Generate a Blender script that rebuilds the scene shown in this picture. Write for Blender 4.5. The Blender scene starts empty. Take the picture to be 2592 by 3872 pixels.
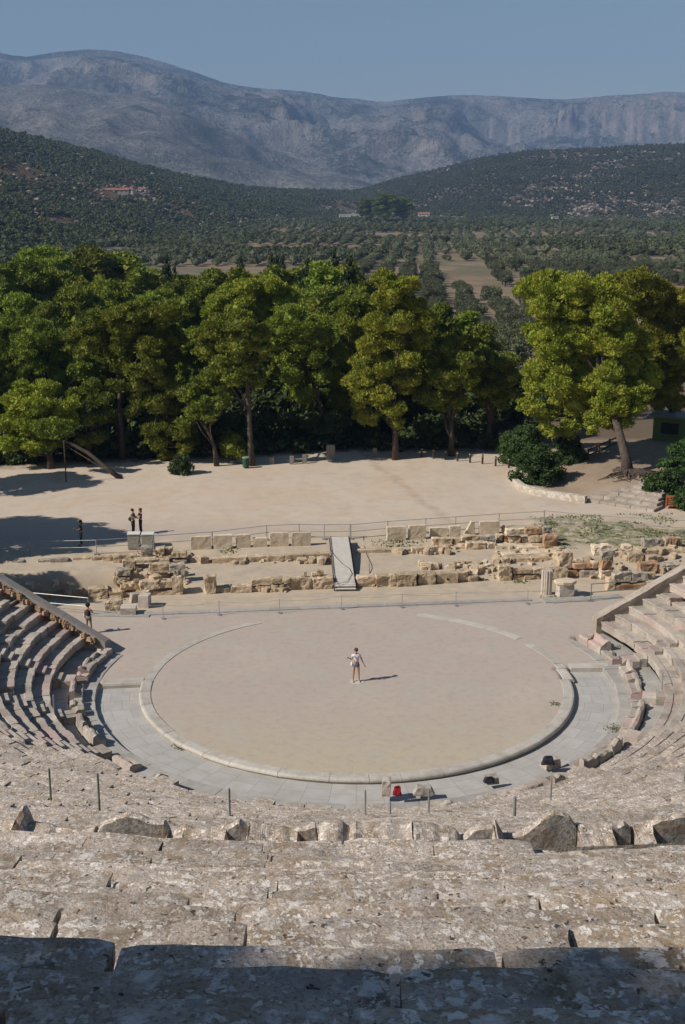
import bpy, bmesh, math, random
import numpy as np
from mathutils import Vector, Matrix, noise as mn
SC = bpy.context.scene
COL = SC.collection
PI = math.pi
rnd = random.Random(7)
RNG = np.random.default_rng(11)

# ------------------------------------------------------------------ camera model
F = 4677.; CH = 22.4; CD = 54.85; TH = math.radians(14.4)
YAW = math.radians(0.695)
_fx, _fy = -math.sin(YAW), math.cos(YAW)
RT = (_fy, -_fx, 0.)
UP = (_fx*math.sin(TH), _fy*math.sin(TH), math.cos(TH))
FW = (_fx*math.cos(TH), _fy*math.cos(TH), -math.sin(TH))
PXK = 1.6531
def ray(xd, yd):
    a = (xd*PXK-1296)/F; b = -(yd*PXK-1936)/F
    return [RT[i]*a+UP[i]*b+FW[i] for i in range(3)]
def smooth(t):
    t = max(0., min(1., t)); return t*t*(3-2*t)
def gz(xd, yd, z):
    r = ray(xd, yd); t = (z-CH)/r[2]
    return Vector((r[0]*t, r[1]*t-CD, z))
def at_y(xd, yd, y):
    r = ray(xd, yd); t = (y+CD)/r[1]
    return Vector((r[0]*t, y, CH+r[2]*t))
def scale_at(p):            # metres per displayed pixel at p
    d = (p[0]*FW[0]+(p[1]+CD)*FW[1]+(p[2]-CH)*FW[2])
    return d*PXK/F

# ------------------------------------------------------------------ terrain height
def line_side(x, y, ax, ay, bx, by):     # signed distance, + = beyond (north) of the line a->b
    dx, dy = bx-ax, by-ay; L = math.hypot(dx, dy)
    return (-(x-ax)*dy+(y-ay)*dx)/L
def hbase(x, y):
    r = math.hypot(x, y)
    f = line_side(x, y, -8.79, 13.34, 8.99, 15.99)      # front foundation of the stage
    b = line_side(x, y, -10.57, 21.3, 9.49, 25.45)      # upright slabs
    z = 0.
    if y > 8:
        z = .32*smooth((f-.3)/.5) + .2*smooth((b+1.9)/.5) + .28*smooth((b+.4)/1.6)
        # trench on the left below the masonry
        if x < -11.0 and f > -1.5:
            u = smooth((-11.8-x)/1.4)*smooth((f+.9)/.8)*(1-smooth((f-2.6)/.8))
            z = z*(1-u) - .8*u
            z += .25*smooth((-11.5-x)/1.)*smooth((f-3.2)/.5)*(1-smooth((b+1.)/.6))
        if x > 11. and f > 1.:
            z += .35*smooth((x-11.)/2.)*smooth((f-1)/2.)*(1-smooth((b+.2)/2.))
    if y > 20:
        # planted mound on the right with the big pine
        mx = smooth((x-12.6-max(0, (40-y))*.9)/3.)*smooth((y-33)/4.)*(1-smooth((y-62)/14.))
        z += 1.0*mx*smooth((x-12.5)/9.)
    if y > 50:
        z -= 7.4*smooth((y-56)/170.)
    return z
def height(x, y):
    r = math.hypot(x, y)
    if r < 9.95: return 0.
    a = math.degrees(math.atan2(x, -y))
    # bowl behind the orchestra: the sheet drops under the stonework
    if -88.6 < a < 101.2 or (r > 12.9 and a > -106.5 and (a < 60 or line_side(x, y, 12.4, 6.45, 13.37, 6.692) < .05)):
        return -.6
    z = hbase(x, y)
    if y > 30:
        z += .05*mn.noise(Vector((x*.15, y*.15, 0)))
        if y > 240:
            k = smooth((y-240)/500.)
            z += k*4*mn.noise(Vector((x*.004, y*.004, 3.)))
    if 1 and y > 16:
        z += .02*mn.noise(Vector((x*.9, y*.9, 1.)))
    return z
def at(xd, yd, dz=0.):      # where the sight line through a displayed pixel meets the ground (+dz)
    z = 0.
    for _ in range(12):
        p = gz(xd, yd, z+dz); z = .5*z+.5*hbase(p.x, p.y)
    p = gz(xd, yd, z+dz); p.z = z
    return p

# ------------------------------------------------------------------ object helpers
def setp(o, label=None, cat=None, group=None, kind=None):
    if label: o['label'] = label
    if cat: o['category'] = cat
    if group: o['group'] = group
    if kind: o['kind'] = kind
    return o
def empty(name, loc, label, cat, group=None, rz=0):
    o = bpy.data.objects.new(name, None); COL.objects.link(o)
    o.location = loc; o.rotation_euler.z = rz; o.empty_display_size = .3
    return setp(o, label, cat, group)
def mesh_np(name, V, Fq, smooth_=False):
    """V (n,3) array, Fq (m,k) int array with k = 3 or 4, or a list of such arrays"""
    me = bpy.data.meshes.new(name)
    V = np.asarray(V, dtype=np.float32)
    if not isinstance(Fq, list): Fq = [Fq]
    Fq = [np.asarray(f, dtype=np.int32) for f in Fq if len(f)]
    me.vertices.add(len(V)); me.vertices.foreach_set('co', V.ravel())
    nl = sum(f.size for f in Fq); nf = sum(len(f) for f in Fq)
    me.loops.add(nl); me.polygons.add(nf)
    me.loops.foreach_set('vertex_index', np.concatenate([f.ravel() for f in Fq]))
    tot = np.concatenate([np.full(len(f), f.shape[1], dtype=np.int32) for f in Fq])
    st = np.concatenate([[0], np.cumsum(tot)[:-1]]).astype(np.int32)
    me.polygons.foreach_set('loop_start', st)
    me.polygons.foreach_set('use_smooth', np.full(nf, smooth_, dtype=bool))
    me.update(calc_edges=True); me.validate()
    return me
def link(name, me, mat=None, parent=None, loc=None):
    o = bpy.data.objects.new(name, me); COL.objects.link(o)
    if mat is not None and not me.materials: me.materials.append(mat)
    if parent is not None: o.parent = parent
    if loc is not None: o.location = loc
    return o
class MB:
    def __init__(s): s.v = []; s.f = []; s.n = 0
    def add(s, V, Fl):
        V = np.asarray(V, dtype=float); Fl = np.asarray(Fl)
        s.v.append(V); s.f.append(Fl+s.n); s.n += len(V)
    def box(s, c, size, rz=0., top=None):
        x, y, z = [k/2 for k in size]
        tx, ty = top if top else (1, 1)
        V = np.array([(-x, -y, -z), (x, -y, -z), (x, y, -z), (-x, y, -z), (-x*tx, -y*ty, z), (x*tx, -y*ty, z), (x*tx, y*ty, z), (-x*tx, y*ty, z)])
        ca, sa = math.cos(rz), math.sin(rz)
        V = np.stack([V[:, 0]*ca-V[:, 1]*sa, V[:, 0]*sa+V[:, 1]*ca, V[:, 2]], 1)+np.array(c)
        s.add(V, [(0, 3, 2, 1), (4, 5, 6, 7), (0, 1, 5, 4), (1, 2, 6, 5), (2, 3, 7, 6), (3, 0, 4, 7)])
    def tube(s, pts, rad, n=8, cap=True):
        pts = [Vector(p) for p in pts]
        if not hasattr(rad, '__len__'): rad = [rad]*len(pts)
        V = []; prev = None
        for i, p in enumerate(pts):
            t = (pts[min(i+1, len(pts)-1)]-pts[max(i-1, 0)]).normalized()
            ref = Vector((0, 0, 1)) if abs(t.z) < .9 else Vector((1, 0, 0))
            if prev is not None and abs(prev.dot(t)) < .95: ref = prev
            b1 = t.cross(ref).normalized(); b2 = b1.cross(t).normalized(); prev = b2
            for k in range(n):
                a = 2*PI*k/n
                V.append(p+(b1*math.cos(a)+b2*math.sin(a))*rad[i])
        Fl = [(i*n+k, i*n+(k+1) % n, (i+1)*n+(k+1) % n, (i+1)*n+k) for i in range(len(pts)-1) for k in range(n)]
        if cap:
            c0 = len(V); V.append(pts[0]); V.append(pts[-1]); e = (len(pts)-1)*n
            Fl += [(c0, (k+1) % n, k, c0) for k in range(0)]
            for k in range(0, n, 2):
                Fl.append((c0, (k+2) % n, k+1, k)); Fl.append((c0+1, e+k, e+k+1, e+(k+2) % n))
        s.add([tuple(v) for v in V], Fl)
    def mesh(s, name, sm=False):
        by = {}
        for f in s.f: by.setdefault(f.shape[1], []).append(f)
        return mesh_np(name, np.concatenate(s.v), [np.concatenate(x) for x in by.values()], sm)
    def build(s, name, mat, parent=None, sm=False, loc=None):
        return link(name, s.mesh(name, sm), mat, parent, loc)

# ------------------------------------------------------------------ materials
def newmat(name):
    m = bpy.data.materials.new(name); m.use_nodes = True
    nt = m.node_tree; nt.nodes.clear()
    out = nt.nodes.new('ShaderNodeOutputMaterial'); b = nt.nodes.new('ShaderNodeBsdfPrincipled')
    nt.links.new(b.outputs[0], out.inputs[0])
    b.inputs['Roughness'].default_value = .9
    b.inputs['Specular IOR Level'].default_value = .2
    return m, nt, b
def N(nt, t, **kw):
    n = nt.nodes.new(t)
    for k, v in kw.items():
        if k in n.inputs: n.inputs[k].default_value = v
        else: setattr(n, k, v)
    return n
def noise(nt, vec, scale, detail=4, rough=.55, dist=0.):
    n = N(nt, 'ShaderNodeTexNoise'); n.inputs['Scale'].default_value = scale
    n.inputs['Detail'].default_value = detail; n.inputs['Roughness'].default_value = rough; n.inputs['Distortion'].default_value = dist
    if vec is not None: nt.links.new(vec, n.inputs['Vector'])
    return n.outputs['Fac']
def ramp(nt, fac, stops):
    r = nt.nodes.new('ShaderNodeValToRGB'); nt.links.new(fac, r.inputs[0])
    cr = r.color_ramp
    while len(cr.elements) > 1: cr.elements.remove(cr.elements[-1])
    for i, (p, c) in enumerate(stops):
        e = cr.elements[0] if i == 0 else cr.elements.new(p)
        e.position = p; e.color = (c[0], c[1], c[2], 1) if hasattr(c, '__len__') else (c, c, c, 1)
    return r.outputs[0]
def mix(nt, fac, a, b, mode='MIX'):
    m = nt.nodes.new('ShaderNodeMix'); m.data_type = 'RGBA'; m.blend_type = mode
    for i, v in ((0, fac), (6, a), (7, b)):
        if hasattr(v, 'is_output'): nt.links.new(v, m.inputs[i])
        elif i == 0: m.inputs[0].default_value = v
        else: m.inputs[i].default_value = (v[0], v[1], v[2], 1)
    return m.outputs[2]
def math_(nt, op, a, b=0.):
    m = nt.nodes.new('ShaderNodeMath'); m.operation = op
    for i, v in ((0, a), (1, b)):
        if hasattr(v, 'is_output'): nt.links.new(v, m.inputs[i])
        else: m.inputs[i].default_value = v
    return m.outputs[0]
def maprange(nt, v, a, b, c=0., d=1.):
    m = nt.nodes.new('ShaderNodeMapRange'); nt.links.new(v, m.inputs[0])
    m.inputs[1].default_value = a; m.inputs[2].default_value = b; m.inputs[3].default_value = c; m.inputs[4].default_value = d
    return m.outputs[0]
def bump(nt, b, h, strength=.5, dist=.02):
    n = nt.nodes.new('ShaderNodeBump'); n.inputs['Strength'].default_value = strength; n.inputs['Distance'].default_value = dist
    nt.links.new(h, n.inputs['Height']); nt.links.new(n.outputs[0], b.inputs['Normal'])
def coords(nt, which='Object'):
    return nt.nodes.new('ShaderNodeTexCoord').outputs[which]
def geompos(nt): return nt.nodes.new('ShaderNodeNewGeometry').outputs['Position']

def stone_mat(name, base, dark, light, spots=.5, sc=1., bs=.6, bd=.02, rand=.18, warm=None):
    m, nt, b = newmat(name); v = geompos(nt)
    n1 = noise(nt, v, 1.3*sc, 6, .65); n2 = noise(nt, v, 9*sc, 5, .6); n3 = noise(nt, v, 38*sc, 4, .6)
    c = ramp(nt, n1, [(.3, dark), (.5, base), (.72, light)])
    c = mix(nt, ramp(nt, n2, [(.38, 0), (.62, 1)]), mix(nt, .45, c, dark), c)
    if warm: c = mix(nt, ramp(nt, noise(nt, v, .7*sc, 3, .5), [(.5, 0), (.68, 1)]), c, warm)
    c = mix(nt, ramp(nt, n3, [(.62, 0), (.7, spots)]), c, light)
    c = mix(nt, ramp(nt, noise(nt, v, 22*sc, 5, .7), [(.30, spots), (.38, 0)]), c, [k*.3 for k in dark])
    g = nt.nodes.new('ShaderNodeNewGeometry'); oi = nt.nodes.new('ShaderNodeObjectInfo')
    rr = math_(nt, 'FRACT', math_(nt, 'ADD', g.outputs['Random Per Island'], oi.outputs['Random']))
    val = maprange(nt, rr, 0, 1, 1-rand, 1+rand*.8)
    hsv = nt.nodes.new('ShaderNodeHueSaturation'); nt.links.new(c, hsv.inputs['Color']); nt.links.new(val, hsv.inputs['Value'])
    nt.links.new(hsv.outputs[0], b.inputs['Base Color'])
    h = math_(nt, 'ADD', math_(nt, 'MULTIPLY', n2, 1.), math_(nt, 'MULTIPLY', n3, .4))
    bump(nt, b, h, bs, bd)
    return m
def lichen_mat():
    """foreground limestone, patchy pale lichen over brown and grey stone"""
    m, nt, b = newmat('lichen_limestone'); v = geompos(nt)
    big = noise(nt, v, 1.1, 5, .6); med = noise(nt, v, 5., 6, .65, .4); fine = noise(nt, v, 26., 6, .7)
    c = ramp(nt, med, [(.28, (.15, .115, .085)), (.42, (.33, .26, .19)), (.54, (.47, .395, .325)), (.72, (.55, .47, .40))])
    c = mix(nt, ramp(nt, big, [(.48, 0), (.62, .6)]), c, (.50, .43, .385))
    c = mix(nt, ramp(nt, noise(nt, v, 2.3, 4, .6), [(.52, 0), (.62, .6)]), c, (.33, .235, .14))
    c = mix(nt, ramp(nt, noise(nt, v, 60., 4, .7), [(.38, .7), (.5, 0)]), c, (.15, .115, .09))
    # white lichen: warped voronoi cells gated by noise
    wv0 = nt.nodes.new('ShaderNodeVectorMath'); wv0.operation = 'ADD'; wv = nt.nodes.new('ShaderNodeVectorMath'); wv.operation = 'ADD'
    nz2 = nt.nodes.new('ShaderNodeTexNoise'); nz2.inputs['Scale'].default_value = 34.; nz2.inputs['Detail'].default_value = 4; nt.links.new(v, nz2.inputs['Vector'])
    sc2 = nt.nodes.new('ShaderNodeVectorMath'); sc2.operation = 'SCALE'; sc2.inputs['Scale'].default_value = .07; nt.links.new(nz2.outputs['Color'], sc2.inputs[0])
    nt.links.new(v, wv0.inputs[0]); nt.links.new(sc2.outputs[0], wv0.inputs[1])
    nz = nt.nodes.new('ShaderNodeTexNoise'); nz.inputs['Scale'].default_value = 7.; nz.inputs['Detail'].default_value = 5; nt.links.new(v, nz.inputs['Vector'])
    sc = nt.nodes.new('ShaderNodeVectorMath'); sc.operation = 'SCALE'; sc.inputs['Scale'].default_value = .16; nt.links.new(nz.outputs['Color'], sc.inputs[0])
    nt.links.new(wv0.outputs[0], wv.inputs[0]); nt.links.new(sc.outputs[0], wv.inputs[1])
    def patches(scale, thr, seedoff, keep):
        o = nt.nodes.new('ShaderNodeVectorMath'); o.operation = 'ADD'; o.inputs[1].default_value = (seedoff, seedoff*.7, seedoff*.3)
        nt.links.new(wv.outputs[0], o.inputs[0])
        vo = nt.nodes.new('ShaderNodeTexVoronoi'); vo.inputs['Scale'].default_value = scale; nt.links.new(o.outputs[0], vo.inputs['Vector'])
        d = ramp(nt, vo.outputs['Distance'], [(thr-.04, 1), (thr+.02, 0)])
        sep = nt.nodes.new('ShaderNodeSeparateColor'); nt.links.new(vo.outputs['Color'], sep.inputs[0])
        k = ramp(nt, sep.outputs[0], [(keep-.01, 0), (keep, 1)])
        return math_(nt, 'MULTIPLY', d, k)
    gate = ramp(nt, noise(nt, v, 3.1, 3, .5), [(.36, .2), (.50, 1)])
    w = math_(nt, 'MAXIMUM', patches(13, .38, 0, .50), patches(29, .42, 5.2, .5))
    w = math_(nt, 'MAXIMUM', w, patches(7, .30, 9.1, .68))
    w = math_(nt, 'MULTIPLY', w, gate)
    w = math_(nt, 'MAXIMUM', w, ramp(nt, noise(nt, v, 6.5, 9, .68, .3), [(.575, 0), (.615, .85)]))
    w = math_(nt, 'MULTIPLY', w, ramp(nt, noise(nt, v, 48., 5, .7), [(.33, .15), (.44, 1)]))
    lc = ramp(nt, fine, [(.3, (.54, .49, .43)), (.6, (.80, .745, .68))])
    c = mix(nt, math_(nt, 'MULTIPLY', w, .9), c, lc)
    gl = math_(nt, 'MULTIPLY', patches(10, .34, 3.3, .6), .55)
    c = mix(nt, gl, c, (.29, .275, .255))
    dk = math_(nt, 'MULTIPLY', patches(19, .28, 14.4, .82), .85)
    c = mix(nt, dk, c, (.035, .028, .022))
    c = mix(nt, ramp(nt, fine, [(.28, .8), (.37, 0)]), c, (.05, .04, .032))
    g = nt.nodes.new('ShaderNodeNewGeometry')
    val = maprange(nt, g.outputs['Random Per Island'], 0, 1, .76, 1.14)
    hsv = nt.nodes.new('ShaderNodeHueSaturation'); nt.links.new(c, hsv.inputs['Color']); nt.links.new(val, hsv.inputs['Value'])
    nt.links.new(hsv.outputs[0], b.inputs['Base Color'])
    h = math_(nt, 'ADD', math_(nt, 'MULTIPLY', med, 1.2), math_(nt, 'MULTIPLY', fine, .5))
    h = math_(nt, 'ADD', h, math_(nt, 'MULTIPLY', w, .12))
    bump(nt, b, h, .8, .03)
    return m
def flat_mat(name, col, rough=.6, metal=0., var=.12, sc=8.):
    m, nt, b = newmat(name); v = coords(nt)
    n = noise(nt, v, sc, 4)
    c = mix(nt, ramp(nt, n, [(.35, 0), (.65, 1)]), [k*(1-var) for k in col], [min(1, k*(1+var)) for k in col])
    nt.links.new(c, b.inputs['Base Color']); b.inputs['Roughness'].default_value = rough; b.inputs['Metallic'].default_value = metal
    return m
def leaf_mat(name, a, bcol, c3, trans=.25, sc=.5):
    m, nt, b = newmat(name); v = geompos(nt)
    g = nt.nodes.new('ShaderNodeNewGeometry'); oi = nt.nodes.new('ShaderNodeObjectInfo')
    c = ramp(nt, g.outputs['Random Per Island'], [(0, a), (.6, bcol), (1, c3)])
    c = mix(nt, ramp(nt, noise(nt, v, sc, 3), [(.42, 0), (.62, .75)]), c, c3)
    hsv = nt.nodes.new('ShaderNodeHueSaturation'); nt.links.new(c, hsv.inputs['Color'])
    nt.links.new(maprange(nt, oi.outputs['Random'], 0, 1, .75, 1.25), hsv.inputs['Value'])
    nt.links.new(maprange(nt, oi.outputs['Random'], 0, 1, .475, .502), hsv.inputs['Hue'])
    b.inputs['Roughness'].default_value = .6
    nt.links.new(hsv.outputs[0], b.inputs['Base Color'])
    if trans:
        out = [n for n in nt.nodes if n.type == 'OUTPUT_MATERIAL'][0]
        t = nt.nodes.new('ShaderNodeBsdfTranslucent'); nt.links.new(hsv.outputs[0], t.inputs[0])
        mx = nt.nodes.new('ShaderNodeMixShader'); mx.inputs[0].default_value = trans
        nt.links.new(b.outputs[0], mx.inputs[1]); nt.links.new(t.outputs[0], mx.inputs[2]); nt.links.new(mx.outputs[0], out.inputs[0])
    return m
def ground_mat():
    m, nt, b = newmat('soil'); v = geompos(nt)
    sep = nt.nodes.new('ShaderNodeSeparateXYZ'); nt.links.new(v, sep.inputs[0]); X, Y, Z = sep.outputs
    n1 = noise(nt, v, .18, 5, .6); n2 = noise(nt, v, 1.1, 6, .65); n3 = noise(nt, v, 14, 4, .6); n4 = noise(nt, v, 45, 3, .6)
    orch = ramp(nt, n1, [(.3, (.445, .365, .31)), (.5, (.415, .35, .30)), (.7, (.46, .38, .32))])
    orch = mix(nt, ramp(nt, noise(nt, v, .33, 4, .6), [(.52, 0), (.68, .45)]), orch, (.40, .375, .30))
    # yellowish southern part of the circle
    orch = mix(nt, math_(nt, 'MULTIPLY', maprange(nt, Y, -2, -9.5, 0, .75), ramp(nt, n2, [(.3, .3), (.6, 1)])), orch, (.46, .395, .265))
    orch = mix(nt, ramp(nt, noise(nt, v, 2.4, 7, .75), [(.40, .35), (.5, 0)]), orch, (.33, .275, .225))
    orch = mix(nt, ramp(nt, noise(nt, v, .5, 3, .5), [(.55, 0), (.65, .35)]), orch, (.40, .39, .325))
    plaza = ramp(nt, n1, [(.3, (.50, .42, .335)), (.6, (.53, .445, .355)), (.75, (.49, .395, .30))])
    plaza = mix(nt, ramp(nt, noise(nt, v, .12, 6, .7, 1.5), [(.50, 0), (.58, .5), (.66, 0)]), plaza, (.52, .385, .265))
    plaza = mix(nt, ramp(nt, noise(nt, v, .9, 8, .75), [(.38, .4), (.5, 0)]), plaza, (.40, .325, .25))
    tl = math_(nt, 'ADD', math_(nt, 'ADD', X, math_(nt, 'MULTIPLY', Y, .24)), math_(nt, 'MULTIPLY', noise(nt, v, .35, 4, .6), 3.))
    tk = math_(nt, 'ABSOLUTE', math_(nt, 'SUBTRACT', tl, 14.0)); tk = math_(nt, 'MULTIPLY', maprange(nt, tk, .55, .1, 0, .6), ramp(nt, n2, [(.35, .2), (.6, 1)]))
    plaza = mix(nt, tk, plaza, (.37, .285, .195))
    c = mix(nt, maprange(nt, math_(nt, 'ADD', Y, math_(nt, 'MULTIPLY', n2, 3)), 24, 29), orch, plaza)
    # stage area: paler yellow earth
    stg = mix(nt, ramp(nt, n2, [(.35, 0), (.65, 1)]), (.40, .335, .26), (.50, .41, .30))
    ks = math_(nt, 'MULTIPLY', maprange(nt, math_(nt, 'ADD', Y, math_(nt, 'MULTIPLY', X, -.12)), 11.2, 12.2), maprange(nt, math_(nt, 'ADD', Y, math_(nt, 'MULTIPLY', X, -.2)), 26, 23.5))
    c = mix(nt, ks, c, stg)
    # strip of reddish earth on the mound
    md = math_(nt, 'MULTIPLY', maprange(nt, X, 12.5, 15), maprange(nt, Y, 31, 36))
    c = mix(nt, math_(nt, 'MULTIPLY', md, maprange(nt, Y, 70, 60)), c, mix(nt, n2, (.20, .145, .10), (.36, .28, .20)))
    # grass patch right of the ruins
    gx = math_(nt, 'MULTIPLY', maprange(nt, X, 11.5, 13.), maprange(nt, math_(nt, 'ADD', Y, math_(nt, 'MULTIPLY', X, .2)), 24, 25.))
    gx = math_(nt, 'MULTIPLY', gx, maprange(nt, math_(nt, 'ADD', Y, math_(nt, 'MULTIPLY', X, .25)), 31.2, 30.4))
    c = mix(nt, math_(nt, 'MULTIPLY', gx, ramp(nt, noise(nt, v, 1.6, 5, .7), [(.40, 0), (.55, .85)])), c, (.115, .13, .05))
    # forest litter, drawn forward as painted tree shade, then orchard soil, then scrubby plain
    litter_shade = mix(nt, n2, (.10, .075, .05), (.17, .125, .085))
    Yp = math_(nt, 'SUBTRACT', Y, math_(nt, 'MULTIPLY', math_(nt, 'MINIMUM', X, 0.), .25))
    c = mix(nt, maprange(nt, math_(nt, 'ADD', Yp, math_(nt, 'MULTIPLY', n2, 5)), 52.2, 54.5), c, litter_shade)
    far = ramp(nt, noise(nt, v, .012, 6, .65), [(.3, (.16, .13, .08)), (.45, (.30, .20, .13)), (.56, (.14, .125, .07)), (.7, (.36, .24, .16))])
    far = mix(nt, ramp(nt, noise(nt, v, .12, 4, .6), [(.4, 0), (.6, .5)]), far, (.13, .13, .07))
    c = mix(nt, maprange(nt, Y, 120, 170), c, far)
    c = mix(nt, ramp(nt, n3, [(.60, 0), (.72, .35)]), c, mix(nt, .5, c, (.6, .55, .5)))
    c = mix(nt, ramp(nt, n4, [(.30, .3), (.42, 0)]), c, mix(nt, .6, c, (.15, .12, .10)))
    nt.links.new(c, b.inputs['Base Color'])
    bump(nt, b, math_(nt, 'ADD', n3, math_(nt, 'MULTIPLY', n4, .5)), .35, .02)
    return m
def paving_mat():
    m, nt, b = newmat('walkway_paving'); uv = nt.nodes.new('ShaderNodeUVMap').outputs[0]; v = geompos(nt)
    br = nt.nodes.new('ShaderNodeTexBrick'); nt.links.new(uv, br.inputs['Vector'])
    br.inputs['Scale'].default_value = 1.; br.inputs['Brick Width'].default_value = .86; br.inputs['Row Height'].default_value = 1.03
    br.inputs['Mortar Size'].default_value = .008; br.inputs['Color1'].default_value = (.44, .42, .39, 1); br.inputs['Color2'].default_value = (.39, .375, .355, 1)
    br.inputs['Mortar'].default_value = (.20, .18, .16, 1); br.offset = .4
    n = noise(nt, v, 1.4, 6, .65); n2 = noise(nt, v, 18, 4)
    c = mix(nt, ramp(nt, n, [(.35, .45), (.6, 0)]), br.outputs['Color'], (.30, .275, .235))
    c = mix(nt, ramp(nt, n2, [(.6, 0), (.7, .3)]), c, (.5, .46, .42))
    nt.links.new(c, b.inputs['Base Color']); bump(nt, b, n2, .2, .01)
    return m
def mountain_mat(name, rock, rock2, scrub, fsc, cut=.5, stretch=1., cover=1., cliff=None):
    m, nt, b = newmat(name); v = geompos(nt)
    mp = nt.nodes.new('ShaderNodeMapping'); mp.inputs['Scale'].default_value = (1, 1, 1/stretch); nt.links.new(v, mp.inputs[0])
    big = noise(nt, mp.outputs[0], fsc, 7, .68, .6); fine = noise(nt, mp.outputs[0], fsc*9, 6, .75); vf = noise(nt, v, fsc*34, 4, .8)
    r = ramp(nt, fine, [(.40, rock2), (.56, rock)])
    k = math_(nt, 'ADD', math_(nt, 'MULTIPLY', big, .42), math_(nt, 'MULTIPLY', fine, .33)); k = math_(nt, 'ADD', k, math_(nt, 'MULTIPLY', vf, .3))
    c = mix(nt, ramp(nt, k, [(cut-.025, 0), (cut+.035, cover)]), r, scrub)
    if cliff:
        m2 = nt.nodes.new('ShaderNodeMapping'); m2.inputs['Scale'].default_value = (1, 1, .5); nt.links.new(v, m2.inputs[0])
        st = noise(nt, m2.outputs[0], .009, 6, .7); cc = ramp(nt, st, [(.36, [k*.45 for k in cliff]), (.5, cliff), (.66, [min(1, k*1.25) for k in cliff])])
        gn = nt.nodes.new('ShaderNodeNewGeometry'); sn = nt.nodes.new('ShaderNodeSeparateXYZ'); nt.links.new(gn.outputs['True Normal'], sn.inputs[0])
        c = mix(nt, maprange(nt, sn.outputs[2], .76, .60), c, cc)
    nt.links.new(c, b.inputs['Base Color']); b.inputs['Specular IOR Level'].default_value = 0
    bump(nt, b, math_(nt, 'ADD', fine, math_(nt, 'MULTIPLY', vf, .35)), 1., 30.)
    return m
M = {}
M['seat'] = stone_mat('seat_limestone', (.44, .39, .33), (.29, .25, .205), (.56, .51, .44), .6, 1., .9, .03, .2, (.42, .31, .275))
M['lichen'] = lichen_mat()
M['ruin'] = stone_mat('ruin_limestone', (.56, .44, .30), (.34, .25, .16), (.70, .585, .43), .5, 1.6, 1., .05, .2)
M['ruin_red'] = stone_mat('ruin_ochre_stone', (.46, .29, .175), (.27, .165, .10), (.58, .43, .29), .5, 1.6, 1., .05, .15)
M['ruin_grey'] = stone_mat('ruin_grey_stone', (.43, .38, .31), (.24, .205, .165), (.54, .48, .40), .5, 1.6, 1., .05, .15)
M['slab'] = stone_mat('slab_poros', (.66, .55, .41), (.50, .40, .28), (.75, .66, .52), .3, 2., .8, .03, .1)
M['marble'] = stone_mat('pale_marble', (.52, .46, .39), (.40, .34, .28), (.62, .56, .48), .25, 1.5, .4, .01, .08)
M['newwall'] = stone_mat('smooth_wall_stone', (.29, .265, .235), (.235, .21, .185), (.34, .31, .275), .2, 1., .3, .01, .06)
M['oldwall'] = stone_mat('old_wall_stone', (.40, .345, .285), (.27, .22, .175), (.50, .44, .37), .5, 1.2, .7, .02, .1)
M['ring'] = stone_mat('ring_marble', (.47, .44, .39), (.36, .32, .265), (.54, .51, .46), .3, 1., .3, .01, .1)
M['curb'] = stone_mat('curb_stone', (.36, .34, .31), (.29, .27, .24), (.44, .42, .38), .2, 1., .3, .01, .12)
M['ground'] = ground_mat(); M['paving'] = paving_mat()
M['steel'] = flat_mat('galvanised_steel', (.42, .43, .42), .45, .6)
M['greenrail'] = flat_mat('green_grey_paint', (.19, .215, .185), .5, .1)
M['rope'] = flat_mat('pale_rope', (.33, .31, .28), .8)
M['black'] = flat_mat('black_rubber', (.02, .02, .022), .6)
M['skin'] = flat_mat('skin', (.42, .235, .155), .5, 0, .06)
M['bark'] = stone_mat('pine_bark', (.10, .075, .058), (.05, .038, .03), (.17, .135, .11), .4, 3., .9, .03, .15)
M['needles'] = leaf_mat('pine_needles', (.085, .135, .017), (.15, .215, .026), (.23, .275, .035), .2)
M['needles_y'] = leaf_mat('pine_needles_yellow', (.115, .165, .017), (.20, .245, .027), (.29, .305, .037), .2)
M['needles_b'] = leaf_mat('pine_needles_dark', (.07, .105, .016), (.125, .175, .023), (.19, .235, .032), .2)
M['cypress'] = leaf_mat('cypress_leaf', (.018, .032, .012), (.03, .05, .018), (.045, .065, .022), .1)
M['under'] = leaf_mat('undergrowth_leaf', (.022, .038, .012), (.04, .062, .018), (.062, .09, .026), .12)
M['olive'] = leaf_mat('olive_leaf', (.055, .066, .03), (.085, .098, .045), (.125, .138, .07), .15, .3)
M['scrub'] = leaf_mat('scrub_leaf', (.03, .042, .014), (.055, .068, .022), (.085, .095, .034), .1, .02)
M['bush'] = leaf_mat('bush_leaf', (.02, .05, .012), (.035, .08, .018), (.06, .11, .03), .15, .8)
M['grass'] = leaf_mat('grass_blade', (.07, .10, .02), (.10, .14, .03), (.17, .18, .06), .2, 1.)
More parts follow.
